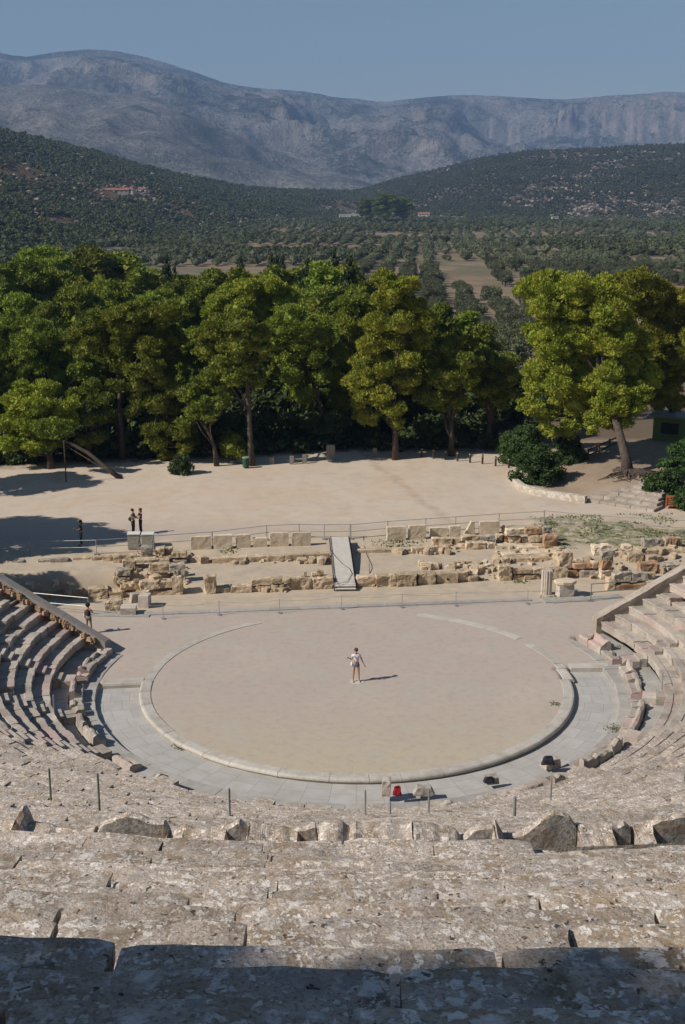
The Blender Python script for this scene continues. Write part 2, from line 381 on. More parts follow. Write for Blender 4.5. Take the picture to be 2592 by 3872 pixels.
# ------------------------------------------------------------------ ground sheet
def axis(lo, hi, dense):
    """dense = list of (start, end, step) ascending and contiguous; grows geometrically outside"""
    c = []
    for a, b, s in dense: c += list(np.arange(a, b, s))
    c.append(dense[-1][1])
    st = dense[-1][2]*1.12; v = c[-1]
    while v < hi: v += st; c.append(v); st *= 1.12
    st = dense[0][2]*1.12; v = c[0]; pre = []
    while v > lo: v -= st; pre.append(v); st *= 1.12
    return np.array(pre[::-1]+c)
def grid_mesh(name, xs, ys, fn, sm=True):
    nx, ny = len(xs), len(ys)
    V = np.empty((ny, nx, 3), dtype=np.float32)
    for j, y in enumerate(ys):
        for i, x in enumerate(xs): V[j, i] = (x, y, fn(float(x), float(y)))
    idx = np.arange(nx*ny).reshape(ny, nx)
    Fq = np.stack([idx[:-1, :-1], idx[:-1, 1:], idx[1:, 1:], idx[1:, :-1]], -1).reshape(-1, 4)
    return mesh_np(name, V.reshape(-1, 3), Fq, sm)
gx = axis(-7000, 7000, [(-30, -16, .6), (-16, 16, .2), (16, 30, .6)])
gy = axis(-120, 13000, [(-16, 30, .2), (30, 60, .7)])
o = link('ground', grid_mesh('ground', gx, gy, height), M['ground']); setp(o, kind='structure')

# ------------------------------------------------------------------ theatre bowl
def pol(a, r, z): a = math.radians(a); return (math.sin(a)*r, -math.cos(a)*r, z)
def arc_block(mb, a0, a1, r, z, prof, seg, amp, seed, nose=(), dz=0., dr=0., tilt=0.):
    """stone block swept along the arc; prof = [(dr, dz)...], closed by the corner below its last point"""
    n = max(1, int(abs(math.radians(a1-a0))*r/seg)); np_ = len(prof)
    V = []; so = seed*7.13
    for i in range(n+1):
        t = i/n; a = a0+(a1-a0)*t
        edge = min(t, 1-t)*abs(math.radians(a1-a0))*r
        rnded = max(0., 1-edge/.035)
        for k, (pr, pz) in enumerate(prof):
            p = pol(a, r+pr, z+pz)
            q = Vector((p[0], p[1], p[2]+so))
            w = amp*(1.6 if k in nose else .8)
            d1 = mn.noise(q*1.7)*w+mn.noise(q*6.)*w*.5
            d2 = mn.noise(q*1.5+Vector((9, 3, so)))*w*.8+mn.noise(q*5.+Vector((5, 1, so)))*w*.4
            chip = max(0., mn.noise(Vector((q.x*1.1, q.y*1.1, so+4)))-.22)*amp*5 if k in nose else 0
            V.append(pol(a, r+pr+dr+d1+chip+(rnded*.01 if k in nose else 0), z+pz+dz+d2+tilt*(t-.5)-chip*.7-(rnded*.012 if k > 2 else 0)))
        last = prof[-1]; V.append(pol(a, r+last[0]+dr, z+prof[0][1]))
    m = np_+1
    Fq = [(i*m+k, (i+1)*m+k, (i+1)*m+k+1, i*m+k+1) for i in range(n) for k in range(np_-1)]
    for i in (0, n):
        b = i*m; Q = b+np_
        for k in range(0, np_-1):
            Fq.append((Q, b+k, b+k+1, Q) if False else (Q, b+k, b+k+1, Q))
    quads = [f for f in Fq if len(set(f)) == 4]; tris = [f[:3] for f in Fq if len(set(f)) == 3]
    V = np.array(V); mb.v.append(V)
    mb.f.append(np.array(quads)+mb.n); mb.f.append(np.array(tris)+mb.n); mb.n += len(V)
R0, Z0, TR, RI, NK = 14.15, .86, .735, .364, 32
def row_r(k): return R0+TR*k
def row_z(k): return Z0+RI*k
AX = 3.3
ST_L = [-15., -33., -50.5, -68., -86.]; ST_R = [21.8, 40.5, 59.5, 78.8, 98.0]
STAIRS = sorted(ST_L+[AX]+ST_R)
def a_left(r): return -105.6
def wall_r_end(r):     # where the right retaining wall meets the circle of radius r
    x0, y0 = 12.2, 6.12; dx, dy = math.sin(math.radians(104)), -math.cos(math.radians(104))
    b = x0*dx+y0*dy; c = x0*x0+y0*y0-r*r
    if c > 0: return 116.6
    s = -b+math.sqrt(b*b-c); x, y = x0+dx*s, y0+dy*s
    return math.degrees(math.atan2(x, -y))
def prof_row(ri, tr, hi=False):
    if hi:
        return [(.06, -ri-.08), (.055, -ri*.6), (.05, -.11), (.005, -.095), (-.004, -.05), (.0, -.018), (.02, 0.), (.08, .003), (.16, .001), (.24, .0), (.32, -.002), (.38, -.006), (.40, -.03), (.48, -.036), (.58, -.034), (.70, -.036), (tr+.07, -.036)]
    return [(.06, -ri-.08), (.05, -.10), (.0, -.085), (.0, -.014), (.018, 0.), (.34, -.002), (.37, -.045), (tr+.07, -.045)]
names = ['leftmost', 'second', 'third', 'fourth', 'fifth', 'sixth', 'seventh', 'eighth', 'ninth', 'tenth', 'eleventh', 'rightmost']
wl = ['leftmost wedge of grey stone seat rows, against the smooth sloping wall, half in shadow',
      'second wedge of grey seats from the left wall, level with the rounded end kerb',
      'third wedge of stone seats from the left wall, striped with deep shadow',
      'fourth wedge of stone seats from the left wall, below left of the circle',
      'fifth wedge of stone seats from the left wall, with two green posts',
      'wedge of weathered stone seats just left of the central stair',
      'wedge of weathered stone seats just right of the central stair, behind the red bag',
      'second wedge of stone seats right of the central stair',
      'third wedge of stone seats right of the central stair',
      'wedge of pale sunlit seat rows right of the circle with pink stained stones',
      'wedge of sunlit seat rows second from the right wall, with broken front benches',
      'rightmost wedge of pale seat rows against the old rough sloping wall']
bounds = [None]+STAIRS+[None]
SW = .40   # half a stair width
in_view = lambda a, r: True
def place_cut(x, y, z):   # displayed pixel of a point
    vx, vy, vz = x, y+CD, z-CH
    c = vx*FW[0]+vy*FW[1]+vz*FW[2]
    if c < .3: return None
    return ((1296+F*(vx*RT[0]+vy*RT[1])/c)/PXK, (1936-F*(vx*UP[0]+vy*UP[1]+vz*UP[2])/c)/PXK)
seed = 0
for w in range(12):
    amid = ((bounds[w] if bounds[w] is not None else -105.6)+(bounds[w+1] if bounds[w+1] is not None else 119))/2
    p0 = pol(amid, 13, 0)
    root = empty('seating_wedge', (p0[0], p0[1], 0), wl[w], 'seating', 'wedges of stone seating round the orchestra')
    root_loc = Vector((p0[0], p0[1], 0))
    for k in range(NK):
        r, z = row_r(k), row_z(k)
        A0 = a_left(r) if bounds[w] is None else bounds[w]+math.degrees(SW/r)
        A1 = wall_r_end(r) if bounds[w+1] is None else bounds[w+1]-math.degrees(SW/r)
        if A1-A0 < 1: continue
        mb = MB(); a = A0
        pm = place_cut(*pol((A0+A1)/2, r, z))
        pA = place_cut(*pol(A0, r, z)); pB = place_cut(*pol(A1, r, z))
        vis = any(p and -150 < p[0] < 1720 for p in (pm, pA, pB)) and k < 28
        rot = [0, 0]
        while a < A1-.05:
            L = rnd.uniform(.75, 1.45) if vis else 4.
            a1 = min(A1, a+math.degrees(L/r))
            if A1-a1 < math.degrees(.4/r): a1 = A1
            seed += 1
            g = math.degrees((.012+.02*rnd.random()**3)/r) if vis else 0
            rough = (.022 if w < 8 else .016) if vis else .008
            if vis and rnd.random() < .2: rough = .042
            gone = vis and rnd.random() < (.055 if w < 8 else .02) and k > 0
            arc_block(mb, a+g/2, a1-g/2, r, z, prof_row(RI, TR), .16 if vis else 2., rough, seed, (1, 2, 3, 4),
                      dz=(rnd.gauss(0, .020 if w < 8 else .013)-(.2 if gone else 0)) if vis else 0, dr=rnd.gauss(0, .02 if w < 8 else .012)+(.06 if gone else 0), tilt=rnd.gauss(0, .016) if vis else 0)
            a = a1
        V = np.concatenate(mb.v)-np.array(root_loc); mb.v = [V]
        mb.f = [f for f in mb.f]
        mb.build('seat_row', M['lichen' if 3 <= w <= 8 else 'seat'], root)
    # broken front benches on the edge of the walkway
    A0 = -105.6 if bounds[w] is None else bounds[w]+2.2
    A1 = 115.8 if bounds[w+1] is None else bounds[w+1]-2.2
    a = A0; lower = w in (3, 4, 5, 6, 7)
    while a < A1-1:
        L = rnd.uniform(.9, 1.5); a1 = min(A1, a+math.degrees(L/13.))
        if rnd.random() < (.08 if not lower else .55): a = a1; continue
        n = 7; hs = rnd.uniform(.26, .4)*(1 if not lower else .7); hb = rnd.uniform(.35, .72)*(1 if not lower else .6)
        mb = MB(); V = []; sd = rnd.random()*50
        keep = rnd.random()
        for i in range(n+1):
            t = i/n; aa = a+(a1-a-.25)*t
            nb = mn.noise(Vector((t*2.6+sd, sd, 0))); cut = max(.05, hb+nb*.28-(.22 if keep < .35 else 0))
            e = mn.noise(Vector((t*4+sd, 0, 7)))*.05
            rr = 12.72+e
            for (pr, pz) in ((.02, -.05), (-.02, hs*.75), (0.02, hs), (.30, hs*.98), (.36, max(hs*.9, cut)), (.44, cut+.02), (.56, max(.1, cut-.03)), (.62, -.05)):
                q = Vector((aa*.3, pr*4, pz*4+sd)); V.append(pol(aa, rr+pr+mn.noise(q*2)*.05, .03+pz+mn.noise(q*2+Vector((3, 3, 3)))*.04))
        Fq = [(i*8+k, (i+1)*8+k, (i+1)*8+k+1, i*8+k+1) for i in range(n) for k in range(7)]
        for b in (0, n*8): Fq += [(b+7, b, b+1, b+6), (b+6, b+1, b+2, b+5), (b+5, b+2, b+3, b+4)]
        V = np.array(V)-np.array(root_loc)
        mb.add(V, Fq); mb.build('front_bench', M['seat'], root)
        a = a1
    # low step and pavement under the benches
    B0 = -105.8 if bounds[w] is None else bounds[w]; B1 = 116.4 if bounds[w+1] is None else bounds[w+1]
    mb = MB()
    a = B0
    while a < B1-.01:
        a1 = min(B1, a+rnd.uniform(5, 8)); seed += 1
        if B1-a1 < 2: a1 = B1
        arc_block(mb, a+.04, a1-.04, 12.16, .03+rnd.uniform(-.01, .01), [(0, -.4), (0, -.02), (.02, 0), (.6, 0), (1.2, 0.), (1.22, .14), (1.26, .16), (2.15, .17)], .35, .014, seed, (1, 2))
        a = a1
    V = np.concatenate(mb.v)-np.array(root_loc); mb.v = [V]; mb.build('plinth', M['curb'], root)

# stairways between the wedges
sl = ['stair between the two leftmost seat wedges', 'second stair from the left wall, climbing through shadowed seats', 'third stair from the left wall',
      'fourth stair from the left wall, at the lower left of the circle', 'fifth stair from the left wall, first left of the central one',
      'central stair running down to the walkway beside the red bag', 'first stair right of the central one', 'second stair right of the central one',
      'third stair right of the central one, at the lower right of the circle', 'narrow stone stair second from the right wall', 'narrow stone stair nearest the right wall']
for i, sa in enumerate(STAIRS):
    mb = MB(); r = 13.3; z = .2
    ca = math.radians(sa)
    for j in range(64):
        rr = 14.15-TR/2+j*TR/2; zz = .68+j*RI/2-.0
        seed += 1
        if j > 54: d = 1
        wv = SW+.02
        p = pol(sa, rr+.27, zz-.30)
        jit = rnd.uniform(-.008, .008)
        mb.box((p[0], p[1], p[2]+jit-.06), (wv*2, .56, .6), ca)
    pb = pol(sa, 13.2, 0)
    for q in (0,): 
        p = pol(sa, 13.55, .25); mb.box((p[0], p[1], .23), (wv*2, .7, .56), ca)
    mb.v = [np.concatenate(mb.v)-np.array((pb[0], pb[1], 0))]
    o = mb.build('stairway', M['lichen' if 3 <= i <= 7 else 'seat'], None, loc=(pb[0], pb[1], 0))
    setp(o, sl[i], 'stairs', 'stairways between the seat wedges')

# middle walkway (hidden from the seat) and the upper seats
def ring_sheet(name, r0, r1, a0, a1, z, mat, n=60, z1=None, uv=False):
    V = []; 
    for i in range(n+1):
        a = a0+(a1-a0)*i/n
        V.append(pol(a, r0, z)); V.append(pol(a, r1, z if z1 is None else z1))
    Fq = [(2*i, 2*i+2, 2*i+3, 2*i+1) for i in range(n)]
    me = mesh_np(name, np.array(V), np.array(Fq))
    if uv:
        l = me.uv_layers.new(name='UVMap'); vi = np.empty(len(me.loops), dtype=np.int32); me.loops.foreach_get('vertex_index', vi)
        av = math.radians(1)*(a0+(a1-a0)*(vi//2)/n)*11.1; rv = np.where(vi % 2 == 0, r0, r1)
        l.data.foreach_set('uv', np.stack([rv-10.12, av], 1).ravel())
    return link(name, me, mat)
o = ring_sheet('middle_walkway', 37.3, 39.95, -60, 66, 12.0, M['curb']); setp(o, kind='structure')
root = empty('upper_seating', (0, -39.9, 13.2), 'foreground stone seat rows covered in white lichen, the nearest of them in dark shade', 'seating')
UR0, UT, UI = 54.85, .79, .42
joints = {1: [-190, 905, 1900], 2: [268, 1143, 2100], 3: [130, 571, 1300], 4: [-300, 142, 547, 908, 1500], 5: [436, 852, 1230], 6: [286, 620, 996, 1392], 7: [258, 640, 1150], 8: [262, 613, 995, 1400]}
for k in range(-8, 16):
    d = 2.85+UT*k; r = UR0-d; z = CH-.57-.53*d
    if d < -3.6: continue
    mb = MB(); hi = -1 <= k <= 8
    lo, hi_a = -16., 17.
    if k in joints:
        js = []
        for xd in joints[k]:
            q = ray(xd, 2000); s = q[0]/q[1]      # x per unit of depth
            x = s*(CD-r); js.append(-math.degrees(math.atan2(-x, math.sqrt(max(1, r*r-x*x)))))
        js = [j for j in js]
        a = js[0]
        while a > lo: a -= math.degrees(rnd.uniform(1., 1.6)/r); js.insert(0, a)
        a = js[-1]
        while a < hi_a: a += math.degrees(rnd.uniform(1., 1.6)/r); js.append(a)
    else:
        js = [lo]; a = lo
        while a < hi_a: a += math.degrees(rnd.uniform(.8, 1.6)/r); js.append(a)
    for a0, a1 in zip(js[:-1], js[1:]):
        seed += 1
        near = hi and max(abs(a0), abs(a1))*PI/180*r < 1.2+.45*max(0, d)+1.2
        gap = math.degrees((.02+(.016 if k in (1, 2, 4) else .02*rnd.random()))/r)
        pr = prof_row(UI, UT, near)
        nose = (1, 2, 3, 4, 5, 6) if near else (1, 2, 3, 4)
        arc_block(mb, a0+gap/2, a1-gap/2, r, z, pr, .07 if near and k < 4 else .12 if near else .2, .014 if k < 4 else .02, seed, nose,
                  dz=rnd.gauss(0, .012 if k > 2 else .006), dr=rnd.gauss(0, .015), tilt=rnd.gauss(0, .015)) if k < 14 else arc_block(mb, a0+gap/2, a1-gap/2, r, z, pr, .2, .025, seed, nose, dz=rnd.gauss(0, .012)+(.13 if a0 < 2.4 else -.03), dr=rnd.gauss(0, .015))
    mb.v = [np.concatenate(mb.v)-np.array((0, -39.9, 13.2))]
    mb.build('seat_row', M['lichen'], root)
# face under the first upper row
o = MB()
V = []
for i in range(41):
    a = -16+33*i/40; V += [pol(a, 39.95, 11.9), pol(a, 39.93, 13.9)]
o.add(V, [(2*i, 2*i+2, 2*i+3, 2*i+1) for i in range(40)]); o.v = [np.array(o.v[0])-np.array((0, -39.9, 13.2))]
o.build('retaining_face', M['seat'], root)

# broken backed benches on the edge of the middle walkway
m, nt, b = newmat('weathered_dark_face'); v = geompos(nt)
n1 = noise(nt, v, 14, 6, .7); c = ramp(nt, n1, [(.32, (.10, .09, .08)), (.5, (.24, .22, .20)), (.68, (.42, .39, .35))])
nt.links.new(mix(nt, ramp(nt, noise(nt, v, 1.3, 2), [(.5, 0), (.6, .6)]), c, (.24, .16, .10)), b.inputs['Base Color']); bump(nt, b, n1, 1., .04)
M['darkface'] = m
def bench_piece(pts, label, dark=(), rb=37.62):
    xs = [p[0] for p in pts]; n = max(6, int((xs[-1]-xs[0])/5)); V = []; sd = rnd.random()*90
    c0 = None
    for i in range(n+1):
        X = xs[0]+(xs[-1]-xs[0])*i/n
        Y = float(np.interp(X, xs, [p[1] for p in pts]))
        q = ray(X, Y); t = (CD-rb)/q[1]
        for _ in range(4):
            x = q[0]*t; y = -math.sqrt(rb*rb-x*x); t = (y+CD)/q[1]
        z = CH+q[2]*t; aa = math.degrees(math.atan2(x, -y))
        z += mn.noise(Vector((X*.035, sd, 0)))*.05
        edge = min(i, n-i)/n
        prof = [(-.62, 11.95), (-.6, 12.45), (-.30, 12.5), (-.26, z-.12), (-.18, z-.03), (-.07, z+.01), (.0, z-.03)]
        dk = any(a_ < X < b_ for a_, b_ in dark)
        if dk:
            for j in range(1, 8): prof.append((.02, z-.03-(z-12.0)*j/7))
        else:
            for j in range(1, 6): prof.append((.02+.12*j, z-.03-.05*j+mn.noise(Vector((X*.045, j*.9, sd)))*.05))
            prof += [(.68, z-.5), (.7, 12.)]
        for j, (pr, pz) in enumerate(prof):
            s = Vector((x*2.6, pz*3+pr*3, sd)); w = .035 if 3 < j else .02
            p = pol(aa, rb+pr+mn.noise(s)*w, max(pz, 11.9) if j < 6 else pz); V.append((p[0], p[1], p[2]+mn.noise(s+Vector((4, 4, 4)))*.02))
    m_ = 14; Fq = [(i*m_+k, (i+1)*m_+k, (i+1)*m_+k+1, i*m_+k+1) for i in range(n) for k in range(m_-1)]
    for b in (0, n*m_): Fq += [(b+13, b, b+1, b+12), (b+12, b+1, b+2, b+11), (b+11, b+2, b+3, b+10), (b+10, b+3, b+4, b+9), (b+9, b+4, b+5, b+8), (b+8, b+5, b+6, b+7)]
    V = np.array(V); c0 = V.mean(0); c0[2] = 12.
    me = mesh_np('stone_bench', V-c0, np.array(Fq)); o = link('stone_bench', me, M['lichen'], None, loc=tuple(c0))
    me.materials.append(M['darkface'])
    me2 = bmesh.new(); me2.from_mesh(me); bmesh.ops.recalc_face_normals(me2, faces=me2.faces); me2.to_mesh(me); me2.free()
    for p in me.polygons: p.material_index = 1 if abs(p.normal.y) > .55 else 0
    return setp(o, label, 'stone bench', 'broken benches on the middle walkway edge')
L4 = lambda pts: [(x*.5, 1784.5+y*.5) for x, y in pts]
L3 = lambda pts: [(784+x*.5, 1784.5+y*.5) for x, y in pts]
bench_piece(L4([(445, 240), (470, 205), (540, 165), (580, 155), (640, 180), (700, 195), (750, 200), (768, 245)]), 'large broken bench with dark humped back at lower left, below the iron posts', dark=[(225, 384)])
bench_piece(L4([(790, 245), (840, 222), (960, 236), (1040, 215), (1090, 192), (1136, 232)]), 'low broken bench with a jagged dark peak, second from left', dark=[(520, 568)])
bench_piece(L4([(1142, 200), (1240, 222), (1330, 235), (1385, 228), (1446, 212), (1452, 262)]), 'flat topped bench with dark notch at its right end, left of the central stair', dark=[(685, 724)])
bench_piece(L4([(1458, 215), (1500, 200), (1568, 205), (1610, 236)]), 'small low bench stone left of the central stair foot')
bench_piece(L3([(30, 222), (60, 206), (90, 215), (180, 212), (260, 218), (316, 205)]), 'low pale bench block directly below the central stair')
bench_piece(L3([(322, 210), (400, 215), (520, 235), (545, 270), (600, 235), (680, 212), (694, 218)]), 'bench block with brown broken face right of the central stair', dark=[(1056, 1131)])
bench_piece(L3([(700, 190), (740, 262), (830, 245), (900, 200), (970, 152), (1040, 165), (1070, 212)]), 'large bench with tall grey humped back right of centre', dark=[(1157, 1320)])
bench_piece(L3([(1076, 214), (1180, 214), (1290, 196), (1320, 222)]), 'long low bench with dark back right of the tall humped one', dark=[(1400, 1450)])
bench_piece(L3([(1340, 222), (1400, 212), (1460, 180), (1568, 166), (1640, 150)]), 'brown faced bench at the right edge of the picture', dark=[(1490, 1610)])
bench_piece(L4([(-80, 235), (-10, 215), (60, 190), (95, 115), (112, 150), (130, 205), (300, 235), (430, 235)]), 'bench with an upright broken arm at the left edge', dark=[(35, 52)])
for k in range(14):  # rest of the row, beyond both sides
    for s in (-1, 1):
        a0 = s*(9.5+k*2.6)
        mb = MB(); seed += 1
        arc_block(mb, min(a0, a0+s*2.5), max(a0, a0+s*2.5), 37.05, 12.45, [(0, -.5), (0, 0), (.3, 0), (.36, .4), (.5, .45), (.6, .4), (.62, -.5)], .3, .03, seed, (1, 2, 3, 4))
        p = pol(a0, 37.3, 12.)
        mb.v = [np.concatenate(mb.v)-np.array(p)]
        o = mb.build('stone_bench', M['seat'], None, loc=p); setp(o, 'backed stone bench in the row along the middle walkway, past the picture edge', 'stone bench', 'benches of the middle walkway past the picture edge')

# orchestra walkway, ring and kerbs
o = ring_sheet('orchestra_walkway', 10.1, 12.2, -88.8, 101.4, -.2, M['paving'], 90, uv=True); setp(o, kind='structure')
root = empty('orchestra_ring', (0, 0, 0), 'pale stone ring of kerb blocks with rounded outer edge framing the round earth floor', 'kerb')
RP = [(9.66, -.08), (9.66, .03), (9.69, .04), (10.0, .045), (10.07, .05), (10.14, .035), (10.19, -.02), (10.2, -.08), (10.16, -.14), (10.12, -.16), (10.12, -.3)]
a = -90.2
def roff(a): return .34*smooth((a-84)/22)
while a < 103:
    a1 = min(103.5, a+math.degrees(rnd.uniform(1.2, 2.3)/10)); mb = MB(); seed += 1
    arc_block(mb, a+.05, a1-.05, roff((a+a1)/2), rnd.uniform(-.008, .008), RP, 99, .006, seed, ())
    # subdivide by hand: short blocks so a chord is enough only with extra cuts
    mb = MB(); arc_block(mb, a+.05, a1-.05, 10., rnd.uniform(-.008, .008), [(p-10.+roff((a+a1)/2), q) for p, q in RP], .25, .008, seed, ())
    mb.build('ring_block', M['ring'], root); a = a1
for (b0, b1, ro) in ((-148, -91, 0.), (104, 120.4, .36), (125.2, 161., .5)):
    a = b0
    while a < b1-.1:
        a1 = min(b1, a+math.degrees(rnd.uniform(1.6, 2.6)/10)); mb = MB(); seed += 1
        rr = ro+.12*smooth((a-120)/30)*-1
        arc_block(mb, a+.03, a1-.03, 10., .024, [(-.34+rr, -.1), (-.34+rr, 0), (-.1+rr, 0), (.1+rr, .0), (.12+rr, -.1)], .3, .008, seed, ())
        mb.build('ring_block', M['ring'], root); a = a1
for (p, q, lab) in (((-12.0, -.36), (-10.1, -.12), 'rounded kerb stone closing the left end of the walkway'), ((12.36, 2.4), (10.45, 2.32), 'rounded kerb stone closing the right end of the walkway, over a dark drain mouth')):
    mb = MB(); d = math.atan2(q[1]-p[1], q[0]-p[0]); L = math.hypot(q[0]-p[0], q[1]-p[1]); c = ((p[0]+q[0])/2, (p[1]+q[1])/2)
    if d > PI/2: d -= PI
    n = 10; V = []; pr = [(-.2, -.3), (-.2, -.06), (-.16, .02), (-.06, .06), (.08, .05), (.2, .03), (.5, .02), (.5, -.3)]
    for i in range(n+1):
        for (b_, z_) in pr: V.append((L*(i/n-.5), b_+mn.noise(Vector((i*.5, b_*3, z_)))*.01, z_))
    mb.add(V, [(i*8+k, (i+1)*8+k, (i+1)*8+k+1, i*8+k+1) for i in range(n) for k in range(7)]+[(b+7, b, b+1, b+6) for b in (0, n*8)]+[(b+6, b+1, b+2, b+5) for b in (0, n*8)]+[(b+5, b+2, b+3, b+4) for b in (0, n*8)])
    o = mb.build('end_kerb', M['ring'], None, loc=(c[0], c[1], 0)); o.rotation_euler.z = d
    setp(o, lab, 'kerb')
mb = MB(); mb.tube([(0, .05, 0), (0, -.03, 0)], .09, 12); o = mb.build('drain_mouth', M['black'], None, loc=(11.15, 2.17, -.11)); o.rotation_euler = (0, 0, 0); o.scale = (1.3, 1, .7)
setp(o, 'dark round drain mouth under the right kerb of the walkway', 'drain')

# sloping retaining walls at both ends of the seats
def slope_wall(x0, y0, adeg, z0, sl, L, th, mat, lab, rough, inner, step=None):
    dx, dy = math.sin(math.radians(adeg)), -math.cos(math.radians(adeg)); nx, ny = -dy, dx   # n points to +90 deg left
    root = empty('retaining_wall', (x0, y0, 0), lab, 'wall')
    s = 0.; 
    while s < L-.05:
        s1 = min(L, s+rnd.uniform(1.5, 2.6)); mb = MB(); n = max(2, int((s1-s)/.2)); V = []
        for i in range(n+1):
            t = s+.008+(s1-s-.016)*i/n; zt = z0+sl*t
            for k, (u, z) in enumerate(((-th/2, zt-.30), (-th/2-.02, zt-.02), (-th/2, zt), (-th/6, zt+.01), (th/6, zt+.01), (th/2, zt), (th/2+.02, zt-.02), (th/2, zt-.30))):
                q = Vector((t*2, u*5, z*2)); V.append((dx*t+nx*u+mn.noise(q)*rough, dy*t+ny*u+mn.noise(q+Vector((5, 0, 0)))*rough, z+mn.noise(q+Vector((0, 8, 0)))*rough))
        mb.add(V, [(i*8+k, (i+1)*8+k, (i+1)*8+k+1, i*8+k+1) for i in range(n) for k in range(7)]+[(b+7, b, b+1, b+6) for b in (0, n*8)]+[(b+6, b+1, b+2, b+5) for b in (0, n*8)]+[(b+5, b+2, b+3, b+4) for b in (0, n*8)])
        mb.build('coping', mat, root); s = s1
    mb = MB(); n = int(L/.5); V = []
    for i in range(n+1):
        t = .03+(L-.03)*i/n; zt = z0+sl*t-.3
        for u in (-th/2+.03, th/2-.03):
            for z in (-1.2, -1.2+(zt+1.2)*.5, zt): V.append((dx*t+nx*u, dy*t+ny*u, z))
    Fq = []
    for i in range(n):
        b = i*6; e = b+6
        Fq += [(b, e, e+1, b+1), (b+1, e+1, e+2, b+2), (b+3, b+4, e+4, e+3), (b+4, b+5, e+5, e+4)]
    Fq += [(0, 1, 4, 3), (1, 2, 5, 4)]
    mb.add(V, Fq); mb.build('wall_body', mat, root)
slope_wall(-12.55, 3.75, -105.4, .62, .492, 26, .55, M['newwall'], 'smooth grey sloping end wall climbing beside the left seats', .004, 1)
slope_wall(12.4, 6.45, 104, 1.02, .5, 26, .55, M['oldwall'], 'rough weathered sloping end wall climbing beside the right seats', .03, -1)
# rubble packed between the left wall and the seats
mb = MB()
for i in range(150):
    s = rnd.uniform(.2, 12); rr = 13.3+s
    p = pol(-104.6+rnd.uniform(-.35, .25)*14/rr, rr, .5+.492*(s+.2)+rnd.uniform(-.12, .02))
    h = rnd.uniform(.06, .15)
    mb.box(p, (h*rnd.uniform(1.2, 2.4), h*rnd.uniform(1, 1.6), h*1.6), rnd.uniform(0, 3), (rnd.uniform(.5, .9), rnd.uniform(.5, .9)))
o = mb.build('rubble_fill', M['ruin_red']); setp(o, None, None, None, 'stuff')
setp(o, 'reddish rubble packed between the left sloping wall and the seats', 'rubble')
# ------------------------------------------------------------------ ruins of the stage building
def rock_mesh(name, w, d, h, sd, rough=.06, rnd_=.12, n=5, top=(1., 1.), lean=0.):
    """box of stone with worn edges; base centre at the origin, front face towards -y"""
    V = []; Fq = []
    idx = {}
    def vid(i, j, k):
        key = (i, j, k)
        if key not in idx:
            p = Vector((i/n*2-1, j/n*2-1, k/n*2-1))
            q = Vector(p); e = 2
            # round the edges
            L = (abs(q.x)**8+abs(q.y)**8+abs(q.z)**8)**(1/8)
            s = q/L; q = q*(1-rnd_*2.2)+s*(rnd_*2.2) if rnd_ < .4 else q.normalized()*1.05
            z01 = (q.z+1)/2
            x = q.x*w/2*(1+(top[0]-1)*z01); y = q.y*d/2*(1+(top[1]-1)*z01); z = z01*h
            c = Vector((x*1.5, y*1.5, z*1.5+sd*3.1))
            m = min(w, d, h)
            amp = rough*(m**.5)*1.15
            x += (mn.noise(c*1.3)+.6*mn.noise(c*3.7))*amp; y += (mn.noise(c*1.3+Vector((7, 0, 0)))+.6*mn.noise(c*3.7+Vector((7, 0, 0))))*amp
            z += (mn.noise(c*1.3+Vector((0, 9, 0)))+.6*mn.noise(c*3.7+Vector((0, 9, 0))))*amp*(z01)
            x += lean*z
            idx[key] = len(V); V.append((x, y, z))
        return idx[key]
    for a in range(n):
        for b in range(n):
            Fq += [(vid(a, b, n), vid(a+1, b, n), vid(a+1, b+1, n), vid(a, b+1, n)), (vid(a, b, 0), vid(a, b+1, 0), vid(a+1, b+1, 0), vid(a+1, b, 0)),
                   (vid(a, 0, b), vid(a+1, 0, b), vid(a+1, 0, b+1), vid(a, 0, b+1)), (vid(a, n, b), vid(a, n, b+1), vid(a+1, n, b+1), vid(a+1, n, b)),
                   (vid(0, a, b), vid(0, a, b+1), vid(0, a+1, b+1), vid(0, a+1, b)), (vid(n, a, b), vid(n, a+1, b), vid(n, a+1, b+1), vid(n, a, b+1))]
    return mesh_np(name, V, np.array(Fq), False)
SD = [0]
def stone(name, box, mat, label, side='A', yg=None, depth=.5, rough=.11, rr=.13, group=None, cat='stone block', top=(1, 1), rz=None, sink=.03, hadd=0., lean=0., n=7):
    x0, x1, yt, yb = box; ox = 0 if side == 'A' else 784
    X0, X1, YT, YB = ox+x0*.5, ox+x1*.5, 1119.1+yt*.5, 1119.1+yb*.5
    YG = YB if yg is None else 1119.1+yg*.5
    p = at((X0+X1)/2, YG); s = scale_at(p)
    z0 = (YG-YB)*s/.95
    w = (X1-X0)*s*1.0; depth = min(depth, max(.25, w*1.2))
    h = max(.14, ((YB-YT)*s-depth*.26)/.95)+hadd
    SD[0] += 1
    me = rock_mesh(name, w*1.02, depth, h+(sink if z0 < .03 else .01), SD[0], rough, rr, n, top, lean)
    yaw = math.radians(8)+rnd.gauss(0, .03) if rz is None else rz
    o = link(name, me, M[mat], None, loc=(p.x-math.sin(yaw)*depth/2, p.y+math.cos(yaw)*depth/2, p.z+z0-(sink if z0 < .03 else 0)))
    o.rotation_euler.z = yaw
    for f in me.polygons: f.use_smooth = False
    return setp(o, label, cat, group)
ORD = ['first', 'second', 'third', 'fourth', 'fifth', 'sixth', 'seventh', 'eighth', 'ninth', 'tenth', 'eleventh', 'twelfth', 'thirteenth', 'fourteenth', 'fifteenth', 'sixteenth', 'seventeenth', 'eighteenth', 'nineteenth', 'twentieth']
